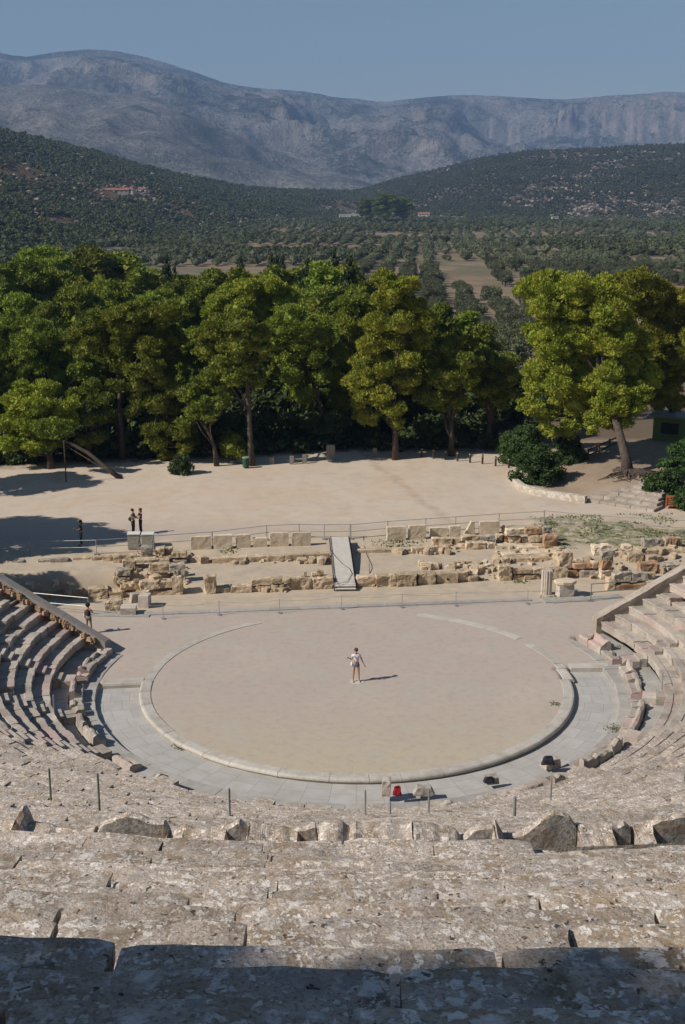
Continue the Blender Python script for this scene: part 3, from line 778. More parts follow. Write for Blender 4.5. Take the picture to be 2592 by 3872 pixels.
def row(name, boxes, mat, lab, **kw):
    for i, b in enumerate(boxes):
        mt = mat if isinstance(mat, str) else mat[i % len(mat)]
        stone(name, b, mt, lab % ORD[i], **kw)
# upright slabs
row('upright_slab', [(877, 967, 212, 277), (980, 1063, 206, 273), (1083, 1148, 204, 268), (1162, 1223, 220, 265), (1238, 1322, 196, 262), (1338, 1423, 194, 260)],
    'slab', '%s upright square stone slab from the left, in the row left of the ramp', depth=.32, rough=.035, rr=.05, group='upright slabs left of the ramp', cat='stone slab', rz=math.radians(9))
row('upright_slab', [(204, 291, 168, 235), (304, 382, 162, 230), (401, 480, 172, 220), (489, 541, 165, 218)],
    'slab', '%s upright stone slab right of the ramp head, counting from the ramp', side='B', depth=.32, rough=.035, rr=.05, group='upright slabs right of the ramp', cat='stone slab', rz=math.radians(9))
stone('upright_slab', (556, 606, 145, 210), 'slab', 'triangular broken upright slab right of the ramp, next to the tallest square one', 'B', depth=.3, rough=.03, rr=.05, cat='stone slab', top=(.3, 1), lean=.25)
stone('upright_slab', (628, 718, 143, 207), 'slab', 'tallest square upright slab in the row right of the ramp', 'B', depth=.35, rough=.03, rr=.05, cat='stone slab', rz=math.radians(6))
stone('stone_block', (733, 765, 165, 203), 'ruin', 'small rough block beside the tallest upright slab', 'B', depth=.3)
# low wall courses behind the stage floor
row('wall_block', [(875, 970, 318, 333), (973, 1050, 305, 338), (1053, 1135, 303, 336), (1138, 1220, 297, 332), (1220, 1305, 296, 330), (1307, 1390, 291, 326), (1392, 1470, 287, 321), (1473, 1509, 284, 316)],
    'ruin', '%s low block from the left, below the upright slabs left of the ramp', depth=.55, group='low rear wall left of the ramp', rough=.05)
row('wall_block', [(62, 150, 270, 293), (150, 230, 266, 290), (232, 320, 264, 286), (322, 400, 258, 281), (402, 490, 257, 279), (492, 565, 255, 273)],
    'ruin', '%s low block right of the ramp, in the rear kerb of blocks', side='B', depth=.5, group='low rear wall right of the ramp', rough=.04)
# front foundation row
stone('stone_pillar', (940, 988, 388, 480), 'ruin', 'upright worn pillar stump at the left end of the front block row', depth=.6, rr=.14, cat='pillar stump')
stone('boulder', (992, 1055, 437, 474), 'ruin_grey', 'rounded boulder beside the pillar stump in the front row', depth=.6, rr=.3, cat='boulder')
row('wall_block', [(1058, 1150, 432, 474), (1332, 1427, 398, 460), (1430, 1524, 396, 457)], 'ruin', '%s big block from the left in the front row left of the ramp', depth=.6, group='front row blocks left of the ramp')
row('rubble_stone', [(1155, 1180, 440, 468), (1176, 1210, 438, 468), (1208, 1238, 440, 467), (1240, 1272, 430, 466), (1270, 1302, 430, 464), (1300, 1332, 430, 462)], 'ruin', '%s small lower stone from the left, between big blocks left of the ramp', depth=.4, rr=.2, group='small stones in the front row', n=4)
row('rubble_stone', [(1155, 1238, 405, 440), (1240, 1295, 402, 430), (1296, 1330, 402, 428)], 'ruin', '%s upper stone from the left, laid on the small stones of the front row', yg=466, depth=.45, rr=.15, group='upper stones in the front row', n=4)
row('rubble_stone', [(1392, 1406, 373, 398), (1428, 1450, 378, 397), (1455, 1482, 369, 396)], 'ruin', '%s loose little stone from the left, on the big front blocks', yg=448, depth=.25, rr=.2, group='loose stones on the front blocks', n=4)
stone('boulder', (68, 152, 390, 448), 'ruin', 'worn rounded block just right of the ramp foot', 'B', depth=.6, rr=.22, cat='boulder')
row('wall_block', [(156, 248, 384, 446), (250, 343, 378, 444), (345, 427, 375, 437)], 'ruin', '%s big front block right of the rounded one at the ramp foot', side='B', depth=.6, group='front row blocks right of the ramp')
b = stone('wall_block', (430, 530, 373, 431), 'ruin', 'big front block with a round hole in its face', 'B', depth=.6, rough=.04)
mb = MB(); mb.tube([(.02, -.335, .30), (.02, -.29, .30)], .07, 10); mb.build('hole', M['black'], b)
row('wall_block', [(531, 575, 366, 424), (575, 622, 388, 423)], 'ruin', '%s smaller block right of the block with the round hole', side='B', depth=.5, rr=.18)
stone('stone_pillar', (716, 775, 340, 420), 'ruin', 'upright rounded stump right of the heap of loose stones', 'B', depth=.6, rr=.16, cat='pillar stump')
# heap of loose stones
hp = []
for i in range(34):
    x = rnd.uniform(345, 715); t = (x-345)/370
    yb = rnd.uniform(352, 392) if x > 520 else rnd.uniform(352, 372)
    w = rnd.uniform(18, 44); h = rnd.uniform(16, 34)
    hp.append((x, x+w, yb-h, yb))
for i, b_ in enumerate(sorted(hp)):
    stone('loose_stone', b_, ['ruin', 'slab', 'ruin'][i % 3], 'pale loose stone in the low heap on the stage floor right of the ramp', 'B', depth=.35, rr=.22, rough=.1, rz=rnd.uniform(-.6, .8), group='heap of loose stones', cat='loose stone', n=3)
# masonry right of the heap
Y = 414
rl = [('wall_block', (795, 873, 360, 386), 'ruin', 'long upper block left in the right hand front wall'), ('wall_block', (876, 938, 357, 386), 'ruin', 'upper block of the right hand front wall, behind the fluted column'),
      ('wall_block', (940, 1028, 355, 412), 'ruin', 'big square block right of the fluted column'), ('wall_block', (833, 915, 388, 413), 'ruin', 'lower block left of the fluted column'),
      ('rubble_stone', (783, 830, 389, 405), 'ruin_red', 'small reddish stone beside the rounded stump'), ('rubble_stone', (780, 832, 405, 416), 'ruin', 'flat stone on the ground beside the rounded stump'),
      ('rubble_stone', (777, 795, 358, 388), 'ruin', 'narrow stone between the stump and the wall')]
for nm, bx, mt, lb in rl: stone(nm, bx, mt, lb, 'B', yg=Y, depth=.5)
stone('boulder', (988, 1055, 280, 362), 'ruin', 'tall leaning tan boulder with orange side, on the right hand wall', 'B', yg=398, depth=.6, rr=.25, cat='boulder', lean=-.1)
for i, (bx, mt, lb) in enumerate([((1058, 1140, 334, 365), 'ruin_red', 'reddish brown block in the upper course right of the leaning boulder'), ((1142, 1180, 325, 362), 'ruin', 'tan block at the right end of that upper course'),
        ((1035, 1085, 364, 402), 'ruin_red', 'brownish block in the lower course right of the column'), ((1087, 1180, 362, 402), 'ruin_grey', 'wide grey block in the lower course right of the column')]):
    stone('wall_block', bx, mt, lb, 'B', yg=403, depth=.55)
row('wall_block', [(735, 825, 284, 307), (828, 912, 286, 304), (700, 800, 248, 272), (803, 925, 255, 275)], 'slab', '%s flat bedded slab in the layered masonry behind the rounded stump', side='B', depth=.7, rough=.05, group='flat slabs of the right masonry')
row('wall_block', [(770, 862, 308, 334), (865, 978, 303, 330), (728, 770, 308, 345)], 'ruin', '%s block of the middle course in the right masonry', side='B', depth=.5, group='middle course of the right masonry')
for bx, mt, lb, yg in [((747, 835, 176, 210), 'slab', 'flat capping block on the small stones right of the upright slabs', 250), ((838, 920, 172, 208), 'ruin_red', 'rusty coloured top block right of the capping block', 260),
        ((853, 921, 206, 242), 'ruin', 'block under the rusty coloured top block', 260), ((702, 735, 203, 250), 'ruin', 'narrow upright stone below the tallest slab', None), ((738, 760, 207, 248), 'ruin_red', 'orange small stone under the capping block', None),
        ((762, 790, 210, 248), 'slab', 'pale pointed stone under the capping block', None), ((790, 818, 212, 248), 'ruin', 'brown stone under the capping block', None), ((820, 852, 215, 244), 'slab', 'little square stone under the capping block, right side', None),
        ((868, 922, 240, 262), 'ruin', 'low block at the foot of the rusty topped pair', None), ((545, 628, 207, 237), 'ruin', 'long block lying on two boulders right of the ramp', 262), ((413, 502, 218, 262), 'ruin', 'rounded wide block at the left of the boulder row right of the ramp', None),
        ((507, 547, 225, 258), 'ruin', 'small round stone beside the wide rounded block', None), ((568, 656, 235, 276), 'ruin', 'large rounded boulder under the long block', None), ((658, 702, 237, 272), 'slab', 'pale small boulder right of the large rounded one', None), ((630, 700, 208, 236), 'ruin_grey', 'grey brown block behind the pale small boulder', 262)]:
    stone('stone_block', bx, mt, lb, 'B', yg=yg, depth=.5, rr=.17)
stone('boulder', (925, 985, 203, 268), 'ruin_red', 'tall orange tan boulder at the right end of the upper ruins', 'B', depth=.6, rr=.24, cat='boulder')
stone('stone_block', (918, 955, 168, 207), 'ruin_grey', 'grey block behind the tall orange boulder', 'B', yg=250, depth=.5)
# far right masonry
fr = [((1148, 1242, 250, 302), 'slab', 'big pale block left of the far right pillar', None), ((1180, 1238, 276, 332), 'ruin_grey', 'grey top block of the far right pillar', 412), ((1182, 1236, 316, 366), 'ruin_red', 'reddish middle block of the far right pillar', 412), ((1180, 1236, 360, 412), 'slab', 'tan bottom block of the far right pillar', None),
      ((1213, 1250, 398, 466), 'ruin', 'low worn pillar stump in front of the far right pillar', None), ((1240, 1318, 375, 426), 'ruin_grey', 'squarish grey tan block right of the low stump, on the upper course', 460), ((1322, 1394, 375, 421), 'ruin_grey', 'grey block next to the squarish one, on the upper course', 456), ((1395, 1432, 378, 407), 'ruin', 'small split block below the red boulder', 450),
      ((1240, 1400, 424, 462), 'ruin_red', 'long rusty course at the foot of the far right wall', None), ((1240, 1310, 278, 310), 'ruin', 'block of the far right rear course next to the pillar', None), ((1312, 1378, 285, 334), 'ruin', 'tan boulder in front of the far right rear course', None), ((1385, 1468, 270, 302), 'ruin', 'long block of the far right rear course', None),
      ((1378, 1470, 222, 268), 'ruin_grey', 'wide grey block with a curved groove at far right', None), ((1475, 1500, 217, 268), 'ruin', 'narrow upright block at far right', None), ((1500, 1530, 215, 266), 'ruin_red', 'dark red upright block at far right', None), ((1532, 1552, 218, 264), 'ruin', 'thin upright block nearest the right edge', None),
      ((1282, 1324, 248, 278), 'slab', 'small pale block on the rear course at far right', None), ((1326, 1358, 258, 278), 'ruin', 'smaller block beside the small pale one', None), ((1466, 1575, 264, 292), 'ruin', 'long low course at the right edge', None), ((1456, 1552, 335, 372), 'ruin_grey', 'grey brown block right of the red boulder', None)]
for bx, mt, lb, yg in fr: stone('stone_block', bx, mt, lb, 'B', yg=yg, depth=.55, rr=.14)
stone('boulder', (1357, 1452, 328, 380), 'ruin_red', 'rounded rusty red boulder resting on the far right wall', 'B', yg=420, depth=.7, rr=.25, cat='boulder')
# left masonry heap
lh = [((553, 642, 416, 462), 'ruin', 'large front block at the left of the left masonry', 490), ((643, 732, 414, 460), 'ruin', 'large front block in the middle of the left masonry', 490), ((734, 788, 416, 452), 'ruin', 'smaller front block in the left masonry beside the pillar', 484), ((560, 622, 462, 492), 'ruin', 'lower left block of the left masonry', None),
      ((622, 702, 460, 488), 'ruin', 'lower middle block of the left masonry', None), ((703, 790, 456, 485), 'ruin', 'lower right block of the left masonry', None), ((523, 596, 392, 434), 'ruin', 'block at the left corner of the left masonry, lower', 480), ((540, 600, 360, 398), 'ruin_grey', 'grey topped block at the left corner, upper', 480),
      ((612, 686, 336, 368), 'ruin', 'long block left in the third course of the left masonry', 410), ((687, 778, 332, 370), 'ruin', 'long block middle in the third course of the left masonry', 410), ((780, 850, 335, 382), 'ruin_grey', 'grey block at the right of the third course', 425), ((803, 850, 362, 426), 'ruin_grey', 'low upright block beside the passage shadow', None),
      ((616, 702, 366, 386), 'ruin', 'thin block left in the second course', 410), ((705, 775, 366, 383), 'ruin', 'thin block right in the second course', 410), ((622, 686, 384, 407), 'ruin', 'bottom block left behind the front blocks', None), ((700, 766, 380, 404), 'ruin', 'bottom block right behind the front blocks', None),
      ((625, 715, 310, 337), 'ruin', 'long flat block near the top of the left masonry', 370), ((565, 622, 320, 358), 'ruin', 'sloping block at the upper left of the masonry', 400), ((587, 624, 292, 324), 'ruin', 'small squarish block left of the round boulder', 335), ((715, 753, 260, 300), 'ruin', 'rounded block right of the round boulder on top', 330), ((755, 792, 262, 295), 'ruin', 'little block behind the handrail at top of the left masonry', 330),
      ((750, 786, 296, 321), 'ruin', 'stone under the little top block', 340), ((788, 854, 282, 314), 'ruin', 'wide rounded stone at the upper right of the left masonry', 342), ((800, 853, 314, 336), 'ruin', 'flat stone under the wide rounded one', 342),
      ((505, 562, 492, 558), 'ruin', 'broad low tan block in front of the left masonry', None), ((480, 503, 510, 561), 'ruin', 'small upright stone at the left of the broad low block', None), ((500, 560, 455, 500), 'ruin', 'sunken sloping block at the left foot of the masonry', None)]
for bx, mt, lb, yg in lh: stone('stone_block', bx, mt, lb, 'A', yg=yg, depth=.6, rr=.13)
stone('boulder', (650, 697, 256, 314), 'ruin_grey', 'egg shaped grey boulder on top of the left masonry', 'A', yg=330, depth=.5, rr=.3, cat='boulder')
stone('stone_pillar', (790, 838, 395, 484), 'ruin', 'upright worn pillar at the right end of the left masonry front', 'A', depth=.5, rr=.14, cat='pillar stump')
stone('stone_block', (553, 622, 528, 579), 'marble', 'smooth grey white squared block at the left end of the long kerb', 'A', depth=.8, rough=.015, rr=.03, cat='stone block')
stone('carved_block', (600, 636, 472, 520), 'ruin_grey', 'leaning grey carved slab behind the squared white block', 'A', depth=.4, rr=.06, rough=.03, rz=.5, lean=.2, cat='carved stone')
stone('carved_block', (633, 680, 475, 545), 'marble', 'grey moulded stone with stepped profile, right of the leaning carved slab', 'A', depth=.8, rr=.05, rough=.02, rz=-.1, cat='carved stone')
row('stone_block', [(335, 375, 306, 324), (376, 420, 303, 323), (420, 470, 302, 326), (470, 520, 300, 330), (520, 590, 296, 336)], 'ruin', '%s stone from the left in the low wall left of the masonry', depth=.45, group='low wall left of the masonry')
row('stone_block', [(60, 110, 318, 338), (175, 232, 316, 334), (232, 312, 310, 335)], 'ruin_grey', '%s grey flat stone from the left, on the terrace edge in the shade', depth=.5, group='shaded flat stones')
row('stone_block', [(405, 495, 443, 502), (280, 378, 448, 500), (192, 282, 450, 502), (160, 258, 432, 476), (70, 122, 446, 486)], 'ruin', '%s stone from the right along the shaded trench at left', depth=.7, group='stones of the left trench')

mb = MB()
for (sd, x0, x1, y0, y1, n_) in (('A', 540, 860, 300, 470, 95), ('B', 700, 1000, 245, 350, 60), ('B', 420, 700, 240, 276, 30), ('B', 1060, 1250, 310, 410, 30), ('B', 1190, 1560, 270, 430, 60), ('A', 80, 330, 425, 500, 34), ('A', 1150, 1335, 450, 472, 26), ('A', 720, 880, 290, 335, 26), ('A', 880, 1510, 320, 342, 40), ('B', 60, 560, 285, 298, 30)):
    for _ in range(n_):
        x = rnd.uniform(x0, x1); y = rnd.uniform(y0, y1); p = at((0 if sd == 'A' else 784)+x*.5, 1119.1+y*.5)
        k = rnd.uniform(.10, .22)*(2.2 if rnd.random() < .3 else 1)
        me = rock_mesh('t', k*rnd.uniform(1, 1.8), k*rnd.uniform(.8, 1.3), k*rnd.uniform(.6, 1.), rnd.random()*99, .1, .25, 3)
        cr = np.empty(len(me.vertices)*3); me.vertices.foreach_get('co', cr); cr = cr.reshape(-1, 3); a = rnd.uniform(0, 3.1); ca, sa = math.cos(a), math.sin(a)
        mb.add(np.stack([cr[:, 0]*ca-cr[:, 1]*sa+p.x, cr[:, 0]*sa+cr[:, 1]*ca+p.y, cr[:, 2]+p.z-.03], 1), [tuple(q.vertices) for q in me.polygons]); bpy.data.meshes.remove(me)
o = mb.build('rubble', M['ruin']); setp(o, 'small loose rubble strewn between the ruined blocks', 'rubble', None, 'stuff')
# fluted column piece and pedestal at the right end of the long kerb
p = at(784+937*.5, 1119.1+485*.5); s = scale_at(p)
root = empty('column_piece', (p.x, p.y+.2, p.z), 'upright piece of fluted pale column at the right end of the long kerb', 'column piece', rz=math.radians(12))
mb = MB(); w = 40*.5*s; h = 108*.5*s/.95; n = 40; V = []
for zz in (0, h*.33, h*.66, h):
    for i in range(n):
        a = 2*PI*i/n; fr_ = (i % 4) in (1, 2) and math.sin(a) < .3
        rx = w/2*(.86 if fr_ else 1); ca, sa = math.cos(a), math.sin(a); L = max(abs(ca), abs(sa))**.6
        V.append((rx*ca/L, rx*sa/L*.9, zz))
mb.add(V, [(j*n+i, j*n+(i+1) % n, (j+1)*n+(i+1) % n, (j+1)*n+i) for j in range(3) for i in range(n)])
V2 = [(0, 0, h+.01)]; mb.add(V[3*n:]+V2, [(i, (i+1) % n, n, n) for i in range(n)][:0] or [(i, (i+1) % n, n) for i in range(n)])
mb.build('fluted_shaft', M['marble'], root)
mb = MB(); mb.box((0, .1, h/2), (w*1.15, w*.5, h*.995)); mb.build('flat_back', M['marble'], root)
p = at(784+1020*.5, 1119.1+497*.5)
root = empty('pedestal', (p.x, p.y+.35, p.z), 'stone pedestal with an overhanging octagonal top slab, right of the fluted column', 'pedestal', rz=math.radians(10))
link('pedestal_base', rock_mesh('pedestal_base', 70*.5*s, .75, .72, 301, .02, .03), M['marble'], root)
mb = MB(); n = 8; V = []
for zz, k in ((.70, .80), (.80, 1.), (.93, 1.02), (.96, .96)):
    for i in range(n): a = 2*PI*(i+.5)/n; V.append((math.cos(a)*.66*k, math.sin(a)*.5*k, zz))
mb.add(V, [(j*n+i, j*n+(i+1) % n, (j+1)*n+(i+1) % n, (j+1)*n+i) for j in range(3) for i in range(n)]); mb.add(V[3*n:]+[(0, 0, .97)], [(i, (i+1) % n, n) for i in range(n)])
mb.build('top_slab', M['slab'], root)

# long flat kerb in front of the stage
def strip(name, pts, w, z, th, mat, label, cat, seg=1.6):
    mb = MB()
    for (a, b) in zip(pts[:-1], pts[1:]):
        a, b = Vector(a), Vector(b); L = (b-a).length; n = max(1, int(L/seg)); d = (b-a)/L; ang = math.atan2(d.y, d.x)
        for i in range(n):
            c = a+(b-a)*((i+.5)/n); mb.box((c.x, c.y, z+rnd.uniform(-.004, .004)), (L/n-.02, w*rnd.uniform(.97, 1.03), th), ang)
    o = mb.build(name, mat); setp(o, label, cat); return o
A_, B_ = gz(342, 1405, 0), gz(1215, 1372, 0)
B2, B3 = gz(1243, 1374, 0), gz(1340, 1370, 0)
strip('long_kerb', [A_.xy, B_.xy], .42, .0, .10, M['curb'], 'long flat grey kerb running below the ruins from left to right', 'kerb')
strip('long_kerb', [B2.xy, B3.xy], .95, .0, .12, M['curb'], 'broad pale flagstones under the fluted column and pedestal', 'paving')
C1, C2 = gz(205, 1404, 0), gz(345, 1406, 0)
strip('flagstones', [C1.xy, C2.xy], .9, .0, .10, M['curb'], 'grey flagstones under the squared white block at the left end of the kerb', 'paving')
strip('flagstones', [gz(1262, 1378, 0).xy, gz(1420, 1363, 0).xy], .45, -.005, .08, M['curb'], 'thin pale paving strip in front of the right handrail', 'paving')

# wooden ramp
m, nt, b = newmat('ramp_boards'); v = coords(nt)
wv = nt.nodes.new('ShaderNodeTexWave'); wv.inputs['Scale'].default_value = 1.1; wv.bands_direction = 'Y'; wv.inputs['Distortion'].default_value = .4; nt.links.new(v, wv.inputs[0])
nn = noise(nt, v, 3, 5)
nt.links.new(mix(nt, ramp(nt, nn, [(.3, 0), (.7, 1)]), (.50, .465, .415), (.60, .56, .50)), b.inputs['Base Color']); M['ramp'] = m
ra, rb_ = gz(791, 1349, .1), gz(777, 1229, .95)
root = empty('ramp', (ra.x, ra.y, 0), 'grey wooden ramp bridging the ruins in the middle of the stage', 'ramp', rz=math.atan2(rb_.y-ra.y, rb_.x-ra.x)-PI/2)
L = math.hypot(rb_.x-ra.x, rb_.y-ra.y); w = 1.22; mb = MB(); n = 46
for i in range(n):
    y0 = L*i/n; z = .14+.82*(i/n)**.5
    mb.box((0, y0+L/n/2, z), (w, L/n+.012, .05))
mb.build('boards', M['ramp'], root)
for sx in (-1, 1):
    mb = MB(); mb.tube([(sx*(w/2+.02), L*i/12, .08+.82*(i/12)**.5) for i in range(13)], .055, 6); mb.build('side_beam', M['bark'], root)
    mb = MB(); mb.tube([(sx*(w/2-.03), L*i/12+.05, .19+.82*(i/12)**.5) for i in range(13)], .016, 5); mb.build('edge_cable', M['black'], root)
def rope(name, pts, rad, mat, label, cat='rope', grp=None):
    mb = MB(); mb.tube(pts, rad, 5); o = mb.build(name, mat, None); return setp(o, label, cat, grp)
pc = [(755, 1255), (770, 1275), (785, 1290), (800, 1300), (806, 1312), (795, 1330), (770, 1336)]
q = []
for (x, y) in pc:
    g = gz(x, y, .1)
    t = (g.y-ra.y)/(rb_.y-ra.y)
    for _ in range(5):
        z = .185+.82*min(1, max(0, t))**.5; g = gz(x, y, z); t = (g.y-ra.y)/(rb_.y-ra.y)
    q.append((g.x, g.y, z+.0))
rope('loose_cable', q, .014, M['black'], 'thin dark cable curling across the ramp boards')
q = [at(x, y, .02) for (x, y) in ((832, 1228), (834, 1250), (840, 1270), (850, 1290), (852, 1300), (846, 1312))]
rope('loose_cable', [(g.x, g.y, g.z+.02) for g in q], .014, M['black'], 'thin dark cable hanging over the ground right of the ramp')

# ------------------------------------------------------------------ railings and barriers
def post_rail(name, posts, heights, rails, label, cat, mat, rp=.028, rr=.02, grp=None, foot=True):
    """posts: displayed pixel of each foot; rails: heights of the rails"""
    P0 = [at(x, y) for x, y in posts]
    root = empty(name, tuple(P0[0]), label, cat, grp); o0 = P0[0]
    for p, h in zip(P0, heights):
        mb = MB(); c = p-o0; mb.tube([c-Vector((0, 0, .05)), c+Vector((0, 0, h))], rp, 7)
        if foot: mb.box((c.x, c.y, c.z+.03), (.28, .2, .07))
        mb.build('post', mat, root)
    for hz in rails:
        mb = MB(); mb.tube([p-o0+Vector((0, 0, hz*h)) for p, h in zip(P0, heights)], rr, 6); mb.build('rail', mat, root)
    return root
ca_ = lambda x, y: (x*.5, 1119.1+y*.5)
cb_ = lambda x, y: (784+x*.5, 1119.1+y*.5)
post_rail('railing', [ca_(705, 282), ca_(973, 262), ca_(1222, 232), ca_(1370, 226), ca_(1485, 228), cb_(34, 226)], [1.]*6, [.97, .5], 'two bar steel railing behind the upright slabs left of the ramp', 'railing', M['steel'])
post_rail('railing', [cb_(38, 228), cb_(207, 212), cb_(380, 200), cb_(517, 190), cb_(715, 176), cb_(920, 165)], [1.]*6, [.97, .5], 'two bar steel railing behind the upright slabs right of the ramp', 'railing', M['steel'])
post_rail('railing', [cb_(922, 165), cb_(1175, 190), cb_(1567, 212), cb_(1800, 232)], [1.05]*4, [.97, .5], 'bright two bar railing sloping away to the right edge', 'railing', M['steel'])
post_rail('railing', [ca_(705, 284), ca_(443, 298), ca_(140, 305), ca_(-120, 310)], [1., .95, .95, .95], [.97, .5], 'two bar railing on the left, partly in tree shade', 'railing', M['steel'])
post_rail('handrail', [ca_(408, 578), ca_(10, 540)], [1.05, 1.05], [.97, .5], 'steel handrail beside the left sloping wall', 'railing', M['steel'], .03, .024)
post_rail('handrail', [cb_(1135, 512), cb_(1520, 478)], [1.05, 1.0], [.97, .5], 'grey green handrail leading to the right sloping wall', 'railing', M['greenrail'], .03, .026)
BP = [(374, 1416), (502, 1407), (640, 1403), (782, 1394), (920, 1390), (1043, 1386), (1207, 1382)]
for i, (x, y) in enumerate(BP):
    p = at(x, y); root = empty('barrier_post', tuple(p), '%s rope barrier post from the left, in front of the stage kerb' % ORD[i], 'barrier post', 'rope barrier posts')
    mb = MB(); mb.tube([(0, 0, 0), (0, 0, .82)], .02, 7); mb.build('post', M['steel'], root)
    mb = MB(); mb.tube([(0, 0, 0), (0, 0, .05)], .13, 12); mb.build('foot', M['steel'], root)
pts = []
P3 = [Vector(gz(205, 1408, 0))]+[at(x, y) for x, y in BP]+[gz(1352, 1376, 0)]
for a, b in zip(P3[:-1], P3[1:]):
    for t in np.linspace(0, 1, 7)[:-1]: g = a.lerp(b, float(t)); pts.append((g.x, g.y, .78-.12*math.sin(PI*t)))
rope('barrier_rope', pts, .009, M['rope'], 'thin pale rope strung between the barrier posts below the ruins')
# iron posts on the seat rows
IP = [((117, 1828), .85), ((228, 1851), .95), ((526, 1861), .75), ((836, 1864), .8), ((893, 1858), .35), ((981, 1857), .75), ((1177, 1861), .5), ((1260, 1828), .75), ((1566, 1782), .85), ((124, 1621), .62), ((1515, 1568), .6)]
IL = ['leftmost slim green iron post among the lower left seats', 'second green iron post from the left among the lower left seats', 'green iron post left of the central stair, on its own', 'iron post standing at the left side of the central stair', 'short stub of a post right of the central stair', 'grey iron post right of the red bag',
      'thick short post above the tall humped bench at right', 'tall slim post right of centre, in front of the dark bag', 'slim post cut by the right edge of the picture', 'slim pale post on the left seats beside the shadowed stair', 'slim post standing on a small slab among the right seats']
for ((x, y), h), lb in zip(IP, IL):
    q = ray(x, y); t = 10.
    while t < 120:
        px_, py_, pz_ = q[0]*t, q[1]*t-CD, CH+q[2]*t; R = math.hypot(px_, py_)
        if R < 37 and pz_ <= Z0+.495*(R-R0)+.02: break
        t += .02
    mb = MB(); mb.tube([(0, 0, -.3), (0, 0, h)], .03 if 'thick' not in lb else .05, 8); mb.tube([(0, 0, h), (0, 0, h+.03)], .02, 8)
    o = mb.build('iron_post', M['greenrail'] if 'green' in lb else M['steel'], None, loc=(px_, py_, pz_)); setp(o, lb, 'post', 'iron posts on the seats')

# ------------------------------------------------------------------ cabinets behind the railing
m1 = flat_mat('cabinet_grey', (.30, .285, .235), .6); m2 = flat_mat('cabinet_top', (.62, .61, .55), .6)
pA, pB = at(292, 1264), at(353, 1260); s = scale_at(pA)
for i, (xa, lb) in enumerate(((306, 'left one of two grey cabinets with pale lids by the railing'), (338, 'right one of two grey cabinets with pale lids by the railing'))):
    p = at(xa, 1258); p.z = hbase(p.x, p.y+.3)
    root = empty('cabinet', (p.x, p.y+.3, p.z), lb, 'cabinet', 'grey cabinets by the railing', rz=math.radians(4))
    w = 29*s
    mb = MB(); mb.box((0, 0, .47), (w*.95, .6, .94)); mb.build('cabinet_body', m1, root)
    mb = MB(); mb.box((0, 0, .965), (w, .68, .05)); mb.build('lid', m2, root)
    mb = MB(); mb.box((0, -.305, .35), (w*.75, .02, .5)); mb.build('panel', m1, root)
p = at(322, 1262, .5)
mo = flat_mat('orange_plastic', (.55, .20, .09), .5)
mb = MB(); mb.tube([(math.cos(a)*.18, 0, .2+math.sin(a)*.2) for a in np.linspace(0, 2*PI, 17)], .03, 7); o = mb.build('hose_reel', mo, None, loc=(p.x, p.y, p.z+.35)); setp(o, 'small orange ring lying against the egg shaped boulder', 'ring')
# bags and loose pieces on the edge of the walkway
def bag(xd, yd, z, w, h, mat, label, name='bag'):
    p = gz(xd, yd, z); root = empty(name, tuple(p), label, 'bag')
    me = rock_mesh('bag_body', w, w*.6, h, rnd.random()*99, .12, .35, 6, (.55, .6)); o = link('bag_body', me, mat, root)
    for pl in me.polygons: pl.use_smooth = True
    mb = MB(); mb.tube([(-w*.25, -.02, h*.85), (-w*.1, -.08, h*1.12), (w*.1, -.08, h*1.12), (w*.25, -.02, h*.85)], .02, 6); mb.build('strap', M['black'], root)
mr = flat_mat('red_cloth', (.26, .012, .02), .7); mdk = flat_mat('dark_cloth', (.025, .025, .035), .6)
bag(908, 1817, .18, .42, .32, mr, 'red bag left on the walkway edge beside the central stair')
bag(1254, 1747, .42, .55, .3, mdk, 'dark bag lying on a broken bench stone at the lower right of the circle')
bag(1119, 1789, .2, .45, .22, mdk, 'dark bundle on a bench stone at the bottom of the walkway, right')
def fstone(xd, yd, w, d, h, mat, label, rz=0, z=.1, rr=.1, top=(1, 1), lean=0):
    p = gz(xd, yd, z); me = rock_mesh('bench_fragment', w, d, h, rnd.random()*99, .07, rr, 5, top, lean)
    o = link('bench_fragment', me, M['seat'], None, loc=(p.x, p.y+d/2, p.z-.04)); o.rotation_euler.z = rz; setp(o, label, 'stone fragment', 'stone fragments at the walkway edge')
fstone(884, 1820, .32, .4, .62, 'seat', 'pale upright block at the top of the central stair foot, left of the red bag')
fstone(970, 1819, .85, .4, .32, 'seat', 'half round bench fragment right of the red bag', top=(.6, 1))
fstone(1262, 1757, .75, .5, .34, 'seat', 'angular bench stone under the dark bag', .4, top=(.8, .8))
fstone(1126, 1793, .5, .35, .3, 'seat', 'small stone beside the dark bundle', .3)

